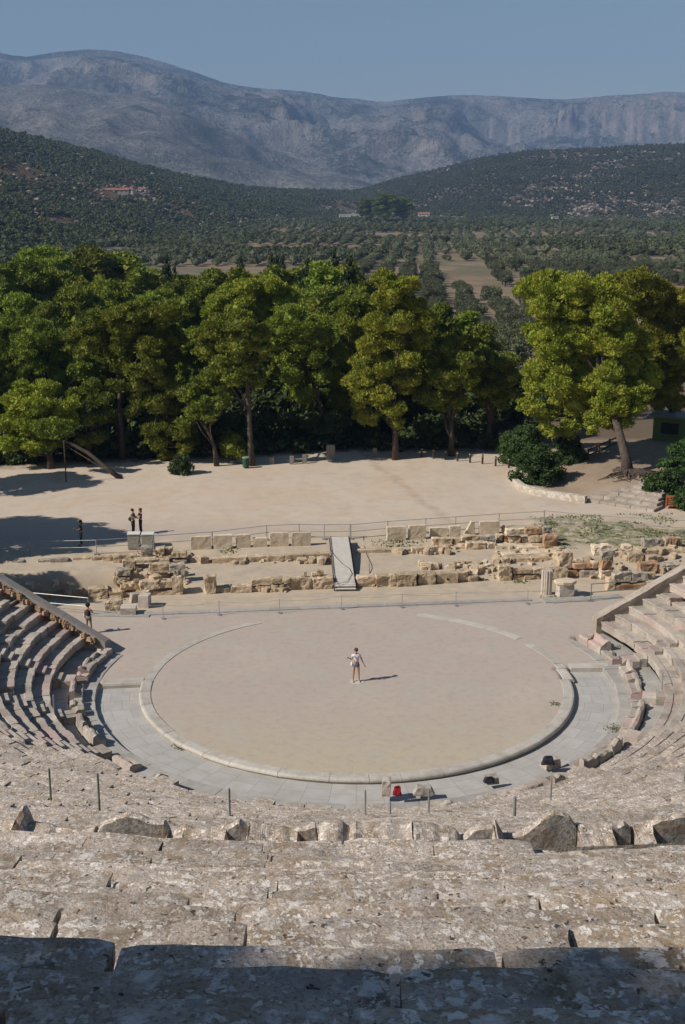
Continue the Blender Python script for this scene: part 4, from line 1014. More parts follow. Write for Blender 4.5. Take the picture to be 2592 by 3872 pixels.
# ------------------------------------------------------------------ curved planter wall, steps, bollards, kiosk
def poly_wall(name, pts, th, h, mat, label, hz=0.):
    mb = MB(); V = []; n = len(pts)
    dense = []
    for a, b in zip(pts[:-1], pts[1:]):
        a, b = Vector(a), Vector(b); k = max(1, int((b-a).length/.35))
        dense += [a.lerp(b, i/k) for i in range(k)]
    dense.append(Vector(pts[-1])); n = len(dense)
    for i, p in enumerate(dense):
        t = (dense[min(i+1, n-1)]-dense[max(i-1, 0)]).normalized(); nx, ny = -t.y, t.x; z = .78
        for u, zz in ((0, -.2), (0, h*.5), (0.02, h), (th, h+.01), (th, -.2)):
            e = mn.noise(Vector((p.x*1.5, p.y*1.5, zz*3+u)))*.03; V.append((p.x+nx*(u+e), p.y+ny*(u+e), z+zz+e*.5))
    mb.add(V, [(i*5+k, (i+1)*5+k, (i+1)*5+k+1, i*5+k+1) for i in range(n-1) for k in range(4)]+[(4, 0, 1, 3), ((n-1)*5+4, (n-1)*5, (n-1)*5+1, (n-1)*5+3)])
    o = mb.build(name, mat); return setp(o, label, 'wall')
m, nt, b = newmat('rubble_masonry'); v = geompos(nt)
vo = nt.nodes.new('ShaderNodeTexVoronoi'); vo.feature = 'DISTANCE_TO_EDGE'; vo.inputs['Scale'].default_value = 3.2; nt.links.new(v, vo.inputs[0])
vc = nt.nodes.new('ShaderNodeTexVoronoi'); vc.inputs['Scale'].default_value = 3.2; nt.links.new(v, vc.inputs[0])
sp = nt.nodes.new('ShaderNodeSeparateColor'); nt.links.new(vc.outputs['Color'], sp.inputs[0])
c = ramp(nt, sp.outputs[0], [(0, (.40, .34, .26)), (.5, (.50, .45, .37)), (1, (.58, .53, .46))])
c = mix(nt, ramp(nt, vo.outputs['Distance'], [(.0, .8), (.05, 0)]), c, (.28, .22, .16)); nt.links.new(c, b.inputs['Base Color']); bump(nt, b, vo.outputs['Distance'], .4, .03)
M['rubblewall'] = m
wp = [at(1170, 1082), at(1167, 1096), at(1172, 1109), at(1190, 1123), at(1220, 1133), at(1251, 1138), at(1295, 1145), at(1338, 1151)]
poly_wall('curved_wall', [(p.x, p.y) for p in wp][::1], .42, .5, M['rubblewall'], 'low curved pale stone wall holding the earth under the right pine')
def stepset():
    rows_ = [((1338, 1147), (1496, 1172), 0.), ((1350, 1137), (1503, 1159), .19), ((1392, 1130), (1508, 1148), .38), ((1420, 1122), (1514, 1137), .57), ((1448, 1116), (1518, 1127), .76), ((1462, 1106), (1524, 1118), .95)]
    p0 = at(1417, 1160); root = empty('stone_steps', tuple(p0), 'broad flight of rough pale stone steps climbing right of the curved wall', 'steps')
    for (a, b, dz) in rows_:
        A = gz(a[0], a[1], .8+dz); B = gz(b[0], b[1], .8+dz); d = B-A; L = d.length; ang = math.atan2(d.y, d.x); x = 0; mb = MB()
        while x < L-.1:
            l = min(L-x, rnd.uniform(.7, 1.3)); c = A+d*((x+l/2)/L); nrm = Vector((-d.y, d.x, 0))/L
            me = rock_mesh('t', l-.02, 1.6, .2+dz+.15, rnd.random()*99, .03, .04, 4)
            co = np.empty(len(me.vertices)*3); me.vertices.foreach_get('co', co); co = co.reshape(-1, 3)
            ca, sa = math.cos(ang), math.sin(ang); c = c+nrm*.8-p0
            co = np.stack([co[:, 0]*ca-co[:, 1]*sa+c.x, co[:, 0]*sa+co[:, 1]*ca+c.y, co[:, 2]+c.z-dz-.15], 1)
            mb.add(co, [tuple(p.vertices) for p in me.polygons]); bpy.data.meshes.remove(me); x += l
        mb.build('step', M['oldwall'], root)
stepset()
mw = flat_mat('dark_bollard_wood', (.06, .045, .035), .7); my = flat_mat('bollard_band', (.5, .4, .12), .6)
for i, (x, y) in enumerate([(965, 1046), (992, 1049), (1019, 1052), (1047, 1055), (1075.5, 1058), (1104, 1061), (1134, 1066), (1164, 1070)]):
    p = at(x, y); root = empty('bollard', tuple(p), '%s dark bollard from the left, in the line closing the plaza at right' % ORD[i], 'bollard', 'dark bollards across the plaza')
    mb = MB(); mb.tube([(0, 0, -.05), (0, 0, .78), (0, 0, .82)], [.085, .085, .05], 10); mb.build('post', mw, root)
    mb = MB(); mb.tube([(0, 0, .66), (0, 0, .72)], .09, 10); mb.build('band', my, root)
mg = flat_mat('shaded_concrete', (.22, .20, .17), .8)  # the markers' forest shade is put into this darker tone
for i, (x, y, h) in enumerate([(697, 1060, .75), (668, 1062, .7), (858, 1046, .8), (905, 1044, .7), (622, 1062, .6), (757, 1052, 1.3)]):
    p = at(x, y); w = .22 if h < 1 else .45
    me = rock_mesh('stone_marker', w*1.6, w, h, 400+i, .02, .06, 4); o = link('stone_marker', me, mg, None, loc=tuple(p))
    setp(o, '%s pale stone marker counted along the dark forest edge' % ORD[i], 'stone marker', 'stone markers at the forest edge')
p = at(563, 1071); root = empty('litter_bin', tuple(p), 'small green litter bin with pale lid between the two bare trunks', 'litter bin')
mb = MB(); mb.tube([(0, 0, .1), (0, 0, .85)], .26, 12); mb.build('bin_body', flat_mat('bin_green', (.03, .09, .05), .5), root)
mb = MB(); mb.tube([(0, 0, .85), (0, 0, .93)], .29, 12); mb.build('lid', flat_mat('bin_lid', (.22, .30, .24), .5), root)
p = at(152, 1103); mb = MB(); mb.tube([(0, 0, 0), (0, 0, 3.2)], .05, 8); mb.tube([(0, 0, 3.2), (.0, 0, 3.28)], .09, 8); o = mb.build('wooden_pole', M['bark'], None, loc=tuple(p)); setp(o, 'thin dark pole standing alone at the left forest edge', 'pole')
# kiosk
mk = flat_mat('kiosk_green', (.14, .20, .055), .6, 0, .06, 2); mkd = flat_mat('kiosk_dark', (.03, .035, .03), .5); mkr = flat_mat('kiosk_roof', (.20, .23, .22), .6)
kz = 1.45
p = gz(1530, 1019, kz); root = empty('kiosk', (p.x, p.y, kz-.1), 'green ticket hut with grey overhanging roof half behind the right pine', 'kiosk', rz=math.radians(-28))
mb = MB(); W_, D_, H_ = 2.9, 2.4, 2.5
mb.box((0, D_/2, H_/2), (W_, D_, H_)); mb.build('wall', mk, root)
mb = MB(); mb.box((0, D_/2, H_+.1), (W_+.7, D_+.7, .2)); mb.build('roof', mkr, root)
for (cx, cy, rz_) in ((0, -.02, 0), (-W_/2-.01, D_/2, PI/2)):
    f = MB(); f.box((cx, cy, 1.55), (1.5, .08, 1.), rz_); fo = f.build('window', mkd, root)
    g = MB(); g.box((cx-(.03 if rz_ else 0), cy-(0 if rz_ else .03), 1.05), (1.7, .12, .06), rz_); g.build('sill', mkr, fo)
mb = MB(); mb.box((W_/2+.01, D_/2, 1.05), (.9, .06, 2.1), PI/2); mb.build('door', mkd, root)
p = gz(1490, 1023, 1.4); mb = MB(); L = 2.6; mb.box((0, 0, .2), (L, .4, .22)); o = mb.build('stone_bench', mg, None, loc=(p.x-.4, p.y-.6, 1.45)); setp(o, 'long pale stone seat in front of the green hut', 'stone bench')
# brown wooden planter box
p = gz(1536, 1161, .9); root = empty('wooden_planter', tuple(p), 'orange brown slatted wooden box at the right edge beside the steps', 'planter', rz=-.3)
mo2 = flat_mat('orange_wood', (.30, .10, .04), .6)
for i in range(5): mb = MB(); mb.box((0, .3, .14+i*.14), (.85, .6, .10)); mb.build('slat_ring', mo2, root)
for sx in (-1, 1): mb = MB(); mb.box((sx*.36, -.02, .36), (.09, .05, .74)); mb.build('leg', mo2, root)
# log fence behind the right tree
q0, q1 = gz(1345, 1052, 1.5), gz(1418, 1018, 1.5); d = q1-q0
root = empty('log_fence', tuple(q0), 'dark sloping log fence in the shade behind the right pine', 'fence')
for hz in (.35, .8): mb = MB(); mb.tube([(0, 0, hz), tuple(d+Vector((0, 0, hz)))], .07, 7); mb.build('log_rail', M['bark'], root)
for t in (0, .33, .66, 1): mb = MB(); c = d*t; mb.tube([(c.x, c.y, -.3), (c.x, c.y, .95)], .08, 7); mb.build('post', M['bark'], root)
# ------------------------------------------------------------------ people
def skin(name, pts, edges, rad, mat, parent, sub=1, root=0):
    me = bpy.data.meshes.new(name); bm = bmesh.new(); lay = bm.verts.layers.skin.verify()
    vs = [bm.verts.new(p) for p in pts]
    for a, b in edges: bm.edges.new((vs[a], vs[b]))
    for i, r in enumerate(rad):
        vs[i][lay].radius = r if hasattr(r, '__len__') else (r, r); vs[i][lay].use_root = (i == root)
    bm.to_mesh(me); bm.free()
    o = link(name, me, mat, parent)
    s = o.modifiers.new('skin', 'SKIN'); s.use_smooth_shade = True
    u = o.modifiers.new('sub', 'SUBSURF'); u.levels = sub; u.render_levels = sub
    return o
def blob(name, c, size, mat, parent, sd=1., rough=.0, rz=0.):
    bm = bmesh.new(); bmesh.ops.create_icosphere(bm, subdivisions=3, radius=1.)
    for v in bm.verts:
        k = 1+rough*mn.noise(v.co*2.2+Vector((sd, 0, 0)))
        v.co = Vector((v.co.x*size[0]*k, v.co.y*size[1]*k, v.co.z*size[2]*k))
    me = bpy.data.meshes.new(name); bm.to_mesh(me); bm.free()
    for p in me.polygons: p.use_smooth = True
    o = link(name, me, mat, parent, loc=c); o.rotation_euler.z = rz; return o
def person(p, yaw, label, arms, skinm, topm, botm, hairm, h=1.65, legs='bare', stance=.10, hair='short', skirt=False, stride=0., sleeves=True):
    """arms: for each side (-1 image left when facing the viewer, +1) the elbow and wrist positions"""
    root = empty('person', tuple(p), label, 'person', rz=yaw); k = h/1.65; root.scale = (k, k, k)
    P = [(0, 0, .93), (0, .0, 1.05), (0, .01, 1.2), (0, .01, 1.33), (0, .0, 1.41), (0, -.01, 1.47), (0, -.015, 1.55), (0, 0, 1.62)]
    R = [(.135, .10), (.12, .09), (.13, .095), (.12, .085), (.055, .055), (.05, .052), (.074, .088), (.06, .07)]
    E = [(0, 1), (1, 2), (2, 3), (3, 4), (4, 5), (5, 6), (6, 7)]
    legj = []
    for s in (-1, 1):
        b = len(P); st = stride*s
        J = [(s*.085, 0, .86), (s*(.09+stance*.3), st*.3-.01, .48), (s*(.09+stance*.5), st*.8+.02, .10), (s*(.095+stance*.5), st*.8-.02, .035), (s*(.11+stance*.6), st*.8-.15, .022)]
        P += J; R += [(.088, .088), (.054, .056), (.034, .036), (.035, .033), (.03, .018)]; E += [(0, b), (b, b+1), (b+1, b+2), (b+2, b+3), (b+3, b+4)]; legj.append(J)
    armj = []
    for s, (el, wr) in zip((-1, 1), arms):
        b = len(P); sh = (s*.165, .01, 1.345)
        P += [sh, el, wr]; R += [(.05, .05), (.036, .036), (.024, .024)]; E += [(3, b), (b, b+1), (b+1, b+2)]; armj.append((sh, el, wr))
        d = (Vector(wr)-Vector(el)).normalized(); sd = d.cross(Vector((0, 1, 0))); sd = sd.normalized() if sd.length > .2 else Vector((1, 0, 0)); nn_ = d.cross(sd)
        palm = Vector(wr)+d*.06; P.append(tuple(palm)); R.append((.032, .02)); E.append((b+2, b+3))
        for f in range(4):
            o = (f-1.5)*.017; L = (.055, .068, .065, .05)[f]; q = len(P)
            P += [tuple(palm+d*.03+sd*o), tuple(palm+d*(.03+L*.55)+sd*o*1.15+nn_*.012), tuple(palm+d*(.03+L*.9)+sd*o*1.15+nn_*.034)]; R += [(.009, .009)]*2+[(.007, .007)]; E += [(b+3, q), (q, q+1), (q+1, q+2)]
        q = len(P); P += [tuple(palm-d*.02+sd*.034), tuple(palm+d*.025+sd*.055+nn_*.02)]; R += [(.011, .011), (.009, .009)]; E += [(b+3, q), (q, q+1)]
    body = skin('body', P, E, R, skinm, root)
    # face: nose, ears, eyes
    blob('nose', (0, -.105, 1.555), (.012, .018, .02), skinm, root)
    for s in (-1, 1): blob('ear', (s*.083, -.005, 1.555), (.012, .02, .03), skinm, root); blob('eye', (s*.03, -.092, 1.58), (.012, .008, .008), M['black'], root)
    blob('mouth', (0, -.095, 1.515), (.022, .008, .006), M['lip'], root)
    hs = {'short': (.098, .108, .085), 'curly': (.125, .13, .115), 'long': (.102, .11, .10)}[hair]
    blob('hair', (0, .022, 1.612), hs, hairm, root, 3., .25 if hair == 'curly' else .08)
    if hair == 'long': blob('hair_back', (0, .07, 1.5), (.075, .045, .13), hairm, root)
    # top with sleeves
    T = [(0, 0, .96), (0, 0, 1.08), (0, .01, 1.22), (0, .01, 1.345), (0, .0, 1.385)]; TRr = [(.165, .125), (.15, .118), (.15, .115), (.135, .10), (.07, .07)]; TE = [(0, 1), (1, 2), (2, 3), (3, 4)]
    for (sh, el, wr) in armj if sleeves else []:
        b = len(T); m_ = Vector(sh).lerp(Vector(el), .55); T += [sh, tuple(m_)]; TRr += [(.062, .062), (.052, .052)]; TE += [(3, b), (b, b+1)]
    skin('top', T, TE, TRr, topm, root)
    # shorts / trousers / skirt
    Bp = [(0, 0, 1.0), (0, 0, .90)]; BR = [(.15, .118), (.158, .125)]; BE = [(0, 1)]
    frac = .42 if legs == 'bare' else .96
    for J in legj:
        b = len(Bp); hip = Vector(J[0]); kn = Vector(J[1]); an = Vector(J[2])
        if legs == 'bare': Bp += [tuple(hip-Vector((0, 0, .03))), tuple(hip.lerp(kn, frac))]; BR += [(.098, .1), (.092, .094)]; BE += [(1, b), (b, b+1)]
        else: Bp += [tuple(hip-Vector((0, 0, .03))), tuple(kn), tuple(an)]; BR += [(.098, .1), (.068, .07), (.056, .058)]; BE += [(1, b), (b, b+1), (b+1, b+2)]
    skin('skirt' if skirt else 'shorts' if legs == 'bare' else 'trousers', Bp, BE, BR, botm, root)
    for J in legj:
        f = J[3]; blob('shoe', (f[0]+(.01 if f[0] > 0 else -.01), f[1]-.06, .028), (.045, .125, .036), M['shoe'] if legs == 'bare' else M['black'], root)
    return root
M['lip'] = flat_mat('lip', (.28, .10, .08), .5); M['shoe'] = flat_mat('sandal', (.45, .38, .30), .6)
m_white = flat_mat('white_cotton', (.68, .64, .66), .8); m_grey = flat_mat('grey_denim', (.16, .18, .215), .8); m_hair = flat_mat('brown_hair', (.10, .05, .03), .6); m_dhair = flat_mat('dark_hair', (.02, .014, .012), .6)
m_dk = flat_mat('charcoal_cloth', (.035, .037, .045), .8); m_nv = flat_mat('navy_cloth', (.022, .025, .055), .8); m_lt = flat_mat('grey_cloth', (.17, .17, .16), .8); m_lil = flat_mat('lilac_cloth', (.30, .28, .38), .8)
c = person(gz(815, 1559, 0), math.radians(3), 'woman in white top and grey shorts standing in the middle of the round floor', [((-.20, -.10, 1.16), (-.36, -.24, 1.29)), ((.27, .0, 1.10), (.38, -.04, .86))], M['skin'], m_white, m_grey, m_hair)
blob('sunglasses', (0, -.10, 1.582), (.07, .014, .019), M['black'], c)
skin('collar', [(-.11, -.10, 1.33), (-.04, -.125, 1.24), (.05, -.125, 1.23), (.12, -.10, 1.32)], [(0, 1), (1, 2), (2, 3)], [.024]*4, m_lil, c, 1)
blob('shoulder_bag', (-.20, .03, .88), (.06, .09, .12), m_white, c)
p_ = gz(205, 1449, 0)
c = person(p_, math.radians(165), 'bare shouldered woman with curly dark hair and white bag behind the left sloping wall', [((-.2, -.16, 1.12), (-.06, -.30, 1.10)), ((.22, .02, 1.09), (.24, -.10, .86))], M['skin'], m_dk, m_lt, m_dhair, 1.64, 'bare', .05, 'curly', True, .1, False)
blob('white_bag', (.24, -.10, 1.0), (.07, .13, .16), m_white, c)
def atp(x, y): return at(x, y)
c = person(atp(187, 1249), math.radians(-70), 'dark clothed person with a ponytail standing in tree shade, reading something held in front', [((-.18, -.12, 1.12), (-.10, -.34, 1.16)), ((.18, -.12, 1.12), (.08, -.34, 1.17))], M['skin'], m_dk, m_dk, m_dhair, 1.66, 'long', .03, 'long')
o = MB(); o.box((0, 0, 0), (.22, .02, .15)); o = o.build('booklet', flat_mat('booklet_blue', (.12, .25, .35), .6), c, loc=(-.0, -.42, 1.2)); o.rotation_euler.x = -.6
c = person(atp(306, 1223), math.radians(75), 'left person of the talking pair behind the cabinets, grey top, black shoulder bag', [((-.18, -.14, 1.13), (-.12, -.36, 1.12)), ((.19, -.10, 1.10), (.14, -.33, 1.06))], M['skin'], m_lt, m_dk, m_dhair, 1.72, 'long', .03, 'short')
blob('shoulder_bag', (.10, .20, .98), (.10, .16, .15), M['black'], c)
c = person(atp(323, 1221), math.radians(-65), 'right person of the talking pair behind the cabinets, navy clothes, long hair, arms folded', [((-.20, -.15, 1.14), (-.06, -.30, 1.16)), ((.20, -.12, 1.12), (.02, -.26, 1.10))], M['skin'], m_nv, m_nv, m_hair, 1.70, 'long', .14, 'long')

mb = MB(); mb.tube([(0, 0, -.05), (0, 0, .012)], .36, 24); o = mb.build('centre_stone', M['ring'], None, loc=(0.02, .05, 0)); setp(o, 'flat round stone set in the floor under the standing woman', 'stone disc')
# ------------------------------------------------------------------ foliage tools
def ico(sub):
    bm = bmesh.new(); bmesh.ops.create_icosphere(bm, subdivisions=sub, radius=1.)
    V = np.array([v.co[:] for v in bm.verts]); Fc = np.array([[v.index for v in f.verts] for f in bm.faces]); bm.free(); return V, Fc
ICO1 = ico(1); ICO2 = ico(2)
def blades(C, R, dens, L, W, rg, zs=.8, low=-.45, lobes=None, up=.45, spread=.7, rmin=.8):
    """leaf blades over spheres C (n,3) R (n,)"""
    cnt = np.maximum(6, (4*PI*R*R*dens*.75)).astype(int); idx = np.repeat(np.arange(len(R)), cnt); n = len(idx)
    d = rg.normal(size=(n, 3)); d /= np.linalg.norm(d, axis=1)[:, None]
    d[:, 2] = np.where(d[:, 2] < low, -d[:, 2]*rg.random(n), d[:, 2]); d /= np.linalg.norm(d, axis=1)[:, None]
    P = C[idx]+d*np.array([1, 1, zs])*(R[idx]*rg.uniform(rmin, 1.07, n))[:, None]
    if lobes is not None:
        keep = np.ones(n, bool)
        for (cx, cy, cz, r) in lobes:
            q = (P-np.array([cx, cy, cz]))/np.array([1, 1, zs]); keep &= (np.einsum('ij,ij->i', q, q) > (r*.80)**2)
        P, d = P[keep], d[keep]; n = len(P)
    b = d*.8+np.array([0, 0, up])+rg.normal(size=(n, 3))*spread*.6; b /= np.linalg.norm(b, axis=1)[:, None]
    w = np.cross(b, rg.normal(size=(n, 3))); w /= np.linalg.norm(w, axis=1)[:, None]+1e-9
    l = (L*rg.uniform(.6, 1.3, n))[:, None]; ww = (W*rg.uniform(.6, 1.3, n))[:, None]*.5
    V = np.stack([P-b*l*.3, P+b*l*.2+w*ww, P+b*l*.7, P+b*l*.2-w*ww], 1).reshape(-1, 3)
    return V, np.arange(n*4).reshape(n, 4)
def cores(C, R, k, rg, zs=.8, ic=ICO1):
    V0, F0 = ic; n = len(R)
    j = 1+rg.uniform(-.12, .12, (n, len(V0), 1))
    V = (C[:, None, :]+V0[None]*j*np.array([1, 1, zs])*(R*k)[:, None, None]).reshape(-1, 3)
    Fc = (F0[None]+(np.arange(n)*len(V0))[:, None, None]).reshape(-1, 3)
    return V, Fc
def crown_mesh(name, lobes, rg, dens=70, L=.28, W=.105, zs=.86, npf=16, pk=(.27, .44)):
    lobes = np.array(lobes); C, R = [], []
    for (x, y, z, r) in lobes:
        n = max(6, int(npf*min(1.5, r/1.2)))
        for i in range(n):
            d = rg.normal(size=3); d /= np.linalg.norm(d)
            if d[2] < -.35: d[2] = -d[2]*.6 if rg.random() < .6 else d[2]
            pr = r*rg.uniform(*pk)
            C.append((x+d[0]*(r-pr*.55), y+d[1]*(r-pr*.55), z+d[2]*(r-pr*.55)*zs)); R.append(pr)
    C, R = np.array(C), np.array(R)
    V1, F1 = blades(C, R, dens, L, W, rg, zs, lobes=[(l[0], l[1], l[2], l[3]*.86) for l in lobes])
    V2, F2 = cores(C, R, .66, rg, zs); V3, F3 = cores(lobes[:, :3], lobes[:, 3], .62, rg, zs, ICO2)
    V4, F4 = blades(lobes[:, :3], lobes[:, 3]*.84, dens*.5, L, W, rg, zs, low=-1., rmin=.7)
    V = np.concatenate([V1, V2, V3, V4]); n2 = len(V1)+len(V2)
    return mesh_np(name, V, [np.concatenate([F1, F4+n2+len(V3)]), np.concatenate([F2+len(V1), F3+n2])])
def trunk_mesh(name, path, r0, limbs, rg):
    mb = MB(); n = len(path); mb.tube(path, [r0*(1.25 if i == 0 else 1-.62*i/(n-1)) for i in range(n)], 10)
    P = [Vector(p) for p in path]
    for (x, y, z, r) in limbs:
        t = Vector((x, y, z)); c = [p for p in P if p.z < z-.3]
        s = c[-1] if c else P[0]; 
        if len(c) > 2: s = c[-2]
        m_ = s.lerp(t, .5)+Vector((rg.normal()*.2, rg.normal()*.2, -.25+rg.normal()*.15)); mb.tube([s, m_, t], [r0*.34, r0*.24, r0*.1], 6)
    return mb.mesh(name, True)
def pine(base, lobes_w, label, rg, mat, path=None, r0=.28, group=None, cat='pine tree', **kw):
    """lobes_w: world (x,y,z,r)"""
    root = empty('pine_tree', tuple(base), label, cat, group)
    lb = [(x-base.x, y-base.y, z-base.z, r) for x, y, z, r in lobes_w]
    zt = max(l[2] for l in lb); cx = np.mean([l[0] for l in lb]); cy = np.mean([l[1] for l in lb])
    if path is None: path = [(0, 0, -.2), (cx*.06, cy*.1, zt*.16), (cx*.25, cy*.3, zt*.34), (cx*.6, cy*.7, zt*.58), (cx, cy, zt*.85)]
    front = sorted(lb, key=lambda l: -l[3])[:12]
    link('trunk', trunk_mesh('trunk', path, r0, front, rg), M['bark'], root)
    link('crown', crown_mesh('crown', lb, rg, **kw), mat, root)
    return root
def px_lobes(L, side, Y, thick, rg, k=.5, back=True):
    out = []
    for (cx, cy, r) in L:
        X = cx*.5+(0 if side == 'A' else 784); Yd = 544.4+cy*.5
        yy = Y+rg.uniform(-.5, .5)*thick*.6
        p = at_y(X, Yd, yy); s = scale_at(p); rr = r*.45*s
        out.append((p.x, p.y, p.z, rr))
        if back: out.append((p.x+rg.normal()*.4*rr, p.y+rr*1.0+thick*rg.uniform(.2, .7), p.z-.25*rr, rr*.95))
    return out
rg = np.random.default_rng(5)
def gnd(x, y): return Vector((x, y, height(x, y)))
# --- trees standing at the edge of the plaza
b = gz(1437, 1087, 1.6); b.z = height(b.x, b.y)
root = pine(b, px_lobes([(960, 235, 105), (1070, 245, 100), (1180, 262, 110), (1270, 335, 80), (925, 330, 85), (1180, 415, 90), (920, 450, 70), (965, 530, 75), (1110, 525, 95), (1340, 545, 80), (900, 620, 70), (990, 605, 85), (1150, 610, 100), (880, 690, 55), (1000, 695, 85), (1330, 640, 70), (865, 775, 55), (930, 805, 60), (1065, 765, 70), (1195, 795, 70), (1250, 850, 40), (1035, 885, 55), (960, 895, 40), (1140, 870, 40), (1290, 750, 80), (1260, 460, 80), (1230, 690, 90), (1060, 400, 90), (1000, 480, 80), (1300, 430, 60), (1180, 700, 90), (1280, 600, 90), (1100, 600, 110), (1250, 500, 100), (1200, 360, 100), (1010, 420, 90), (1340, 480, 80), (1350, 710, 75), (1400, 640, 70), (1130, 690, 95), (1290, 690, 80), (1120, 460, 95), (1070, 340, 90), (1220, 330, 90)], 'B', 42., 5., rg)+px_lobes([(1290, 850, 45), (1330, 780, 60), (1250, 780, 70), (1240, 700, 80), (1350, 730, 60), (1190, 770, 65), (1290, 730, 70), (1210, 840, 50), (1150, 830, 55), (1230, 630, 80)], 'B', 39.9, .6, rg, back=False),
     'large spreading pine on the earth mound at right, with bare roots at its foot', rg, M['needles_y'], r0=.42,
     path=[(0, 0, -.2), (-.2, .3, 1.2), (-.55, .9, 2.6), (-1.0, 2.2, 4.6), (-1.6, 3.2, 6.5), (-2.2, 3.6, 8.5)])
mb = MB()
for i in range(26):
    a = rnd.uniform(-2.6, .4) if i < 20 else rnd.uniform(0, 6.28); L = rnd.uniform(.8, 2.2); pts = []
    for j in range(5):
        t = j/4; r = .25+L*t; aa = a+rnd.uniform(-.2, .2)*t*2; x, y = math.cos(aa)*r*1.2, math.sin(aa)*r
        pts.append((x, y, (height(b.x+x, b.y+y)-b.z)+.22*(1-t)+.02+rnd.uniform(0, .05)))
    mb.tube(pts, [.12, .09, .07, .045, .02], 6)
mb.build('roots', M['bark'], root)
b = gnd(27.5, 52.)
pine(b, px_lobes([(1380, 215, 95), (1440, 265, 85), (1500, 340, 75), (1400, 335, 85), (1480, 470, 80), (1550, 430, 60), (1530, 560, 70), (1440, 420, 85), (1570, 600, 80), (1480, 640, 80), (1560, 280, 60), (1450, 750, 60), (1500, 700, 70), (1340, 280, 60), (1600, 480, 90), (1620, 340, 80), (1400, 560, 80), (1540, 760, 50)], 'B', 50., 4., rg),
     'tall pine partly cut by the right edge, behind the big mound pine', rg, M['needles_y'], r0=.35)
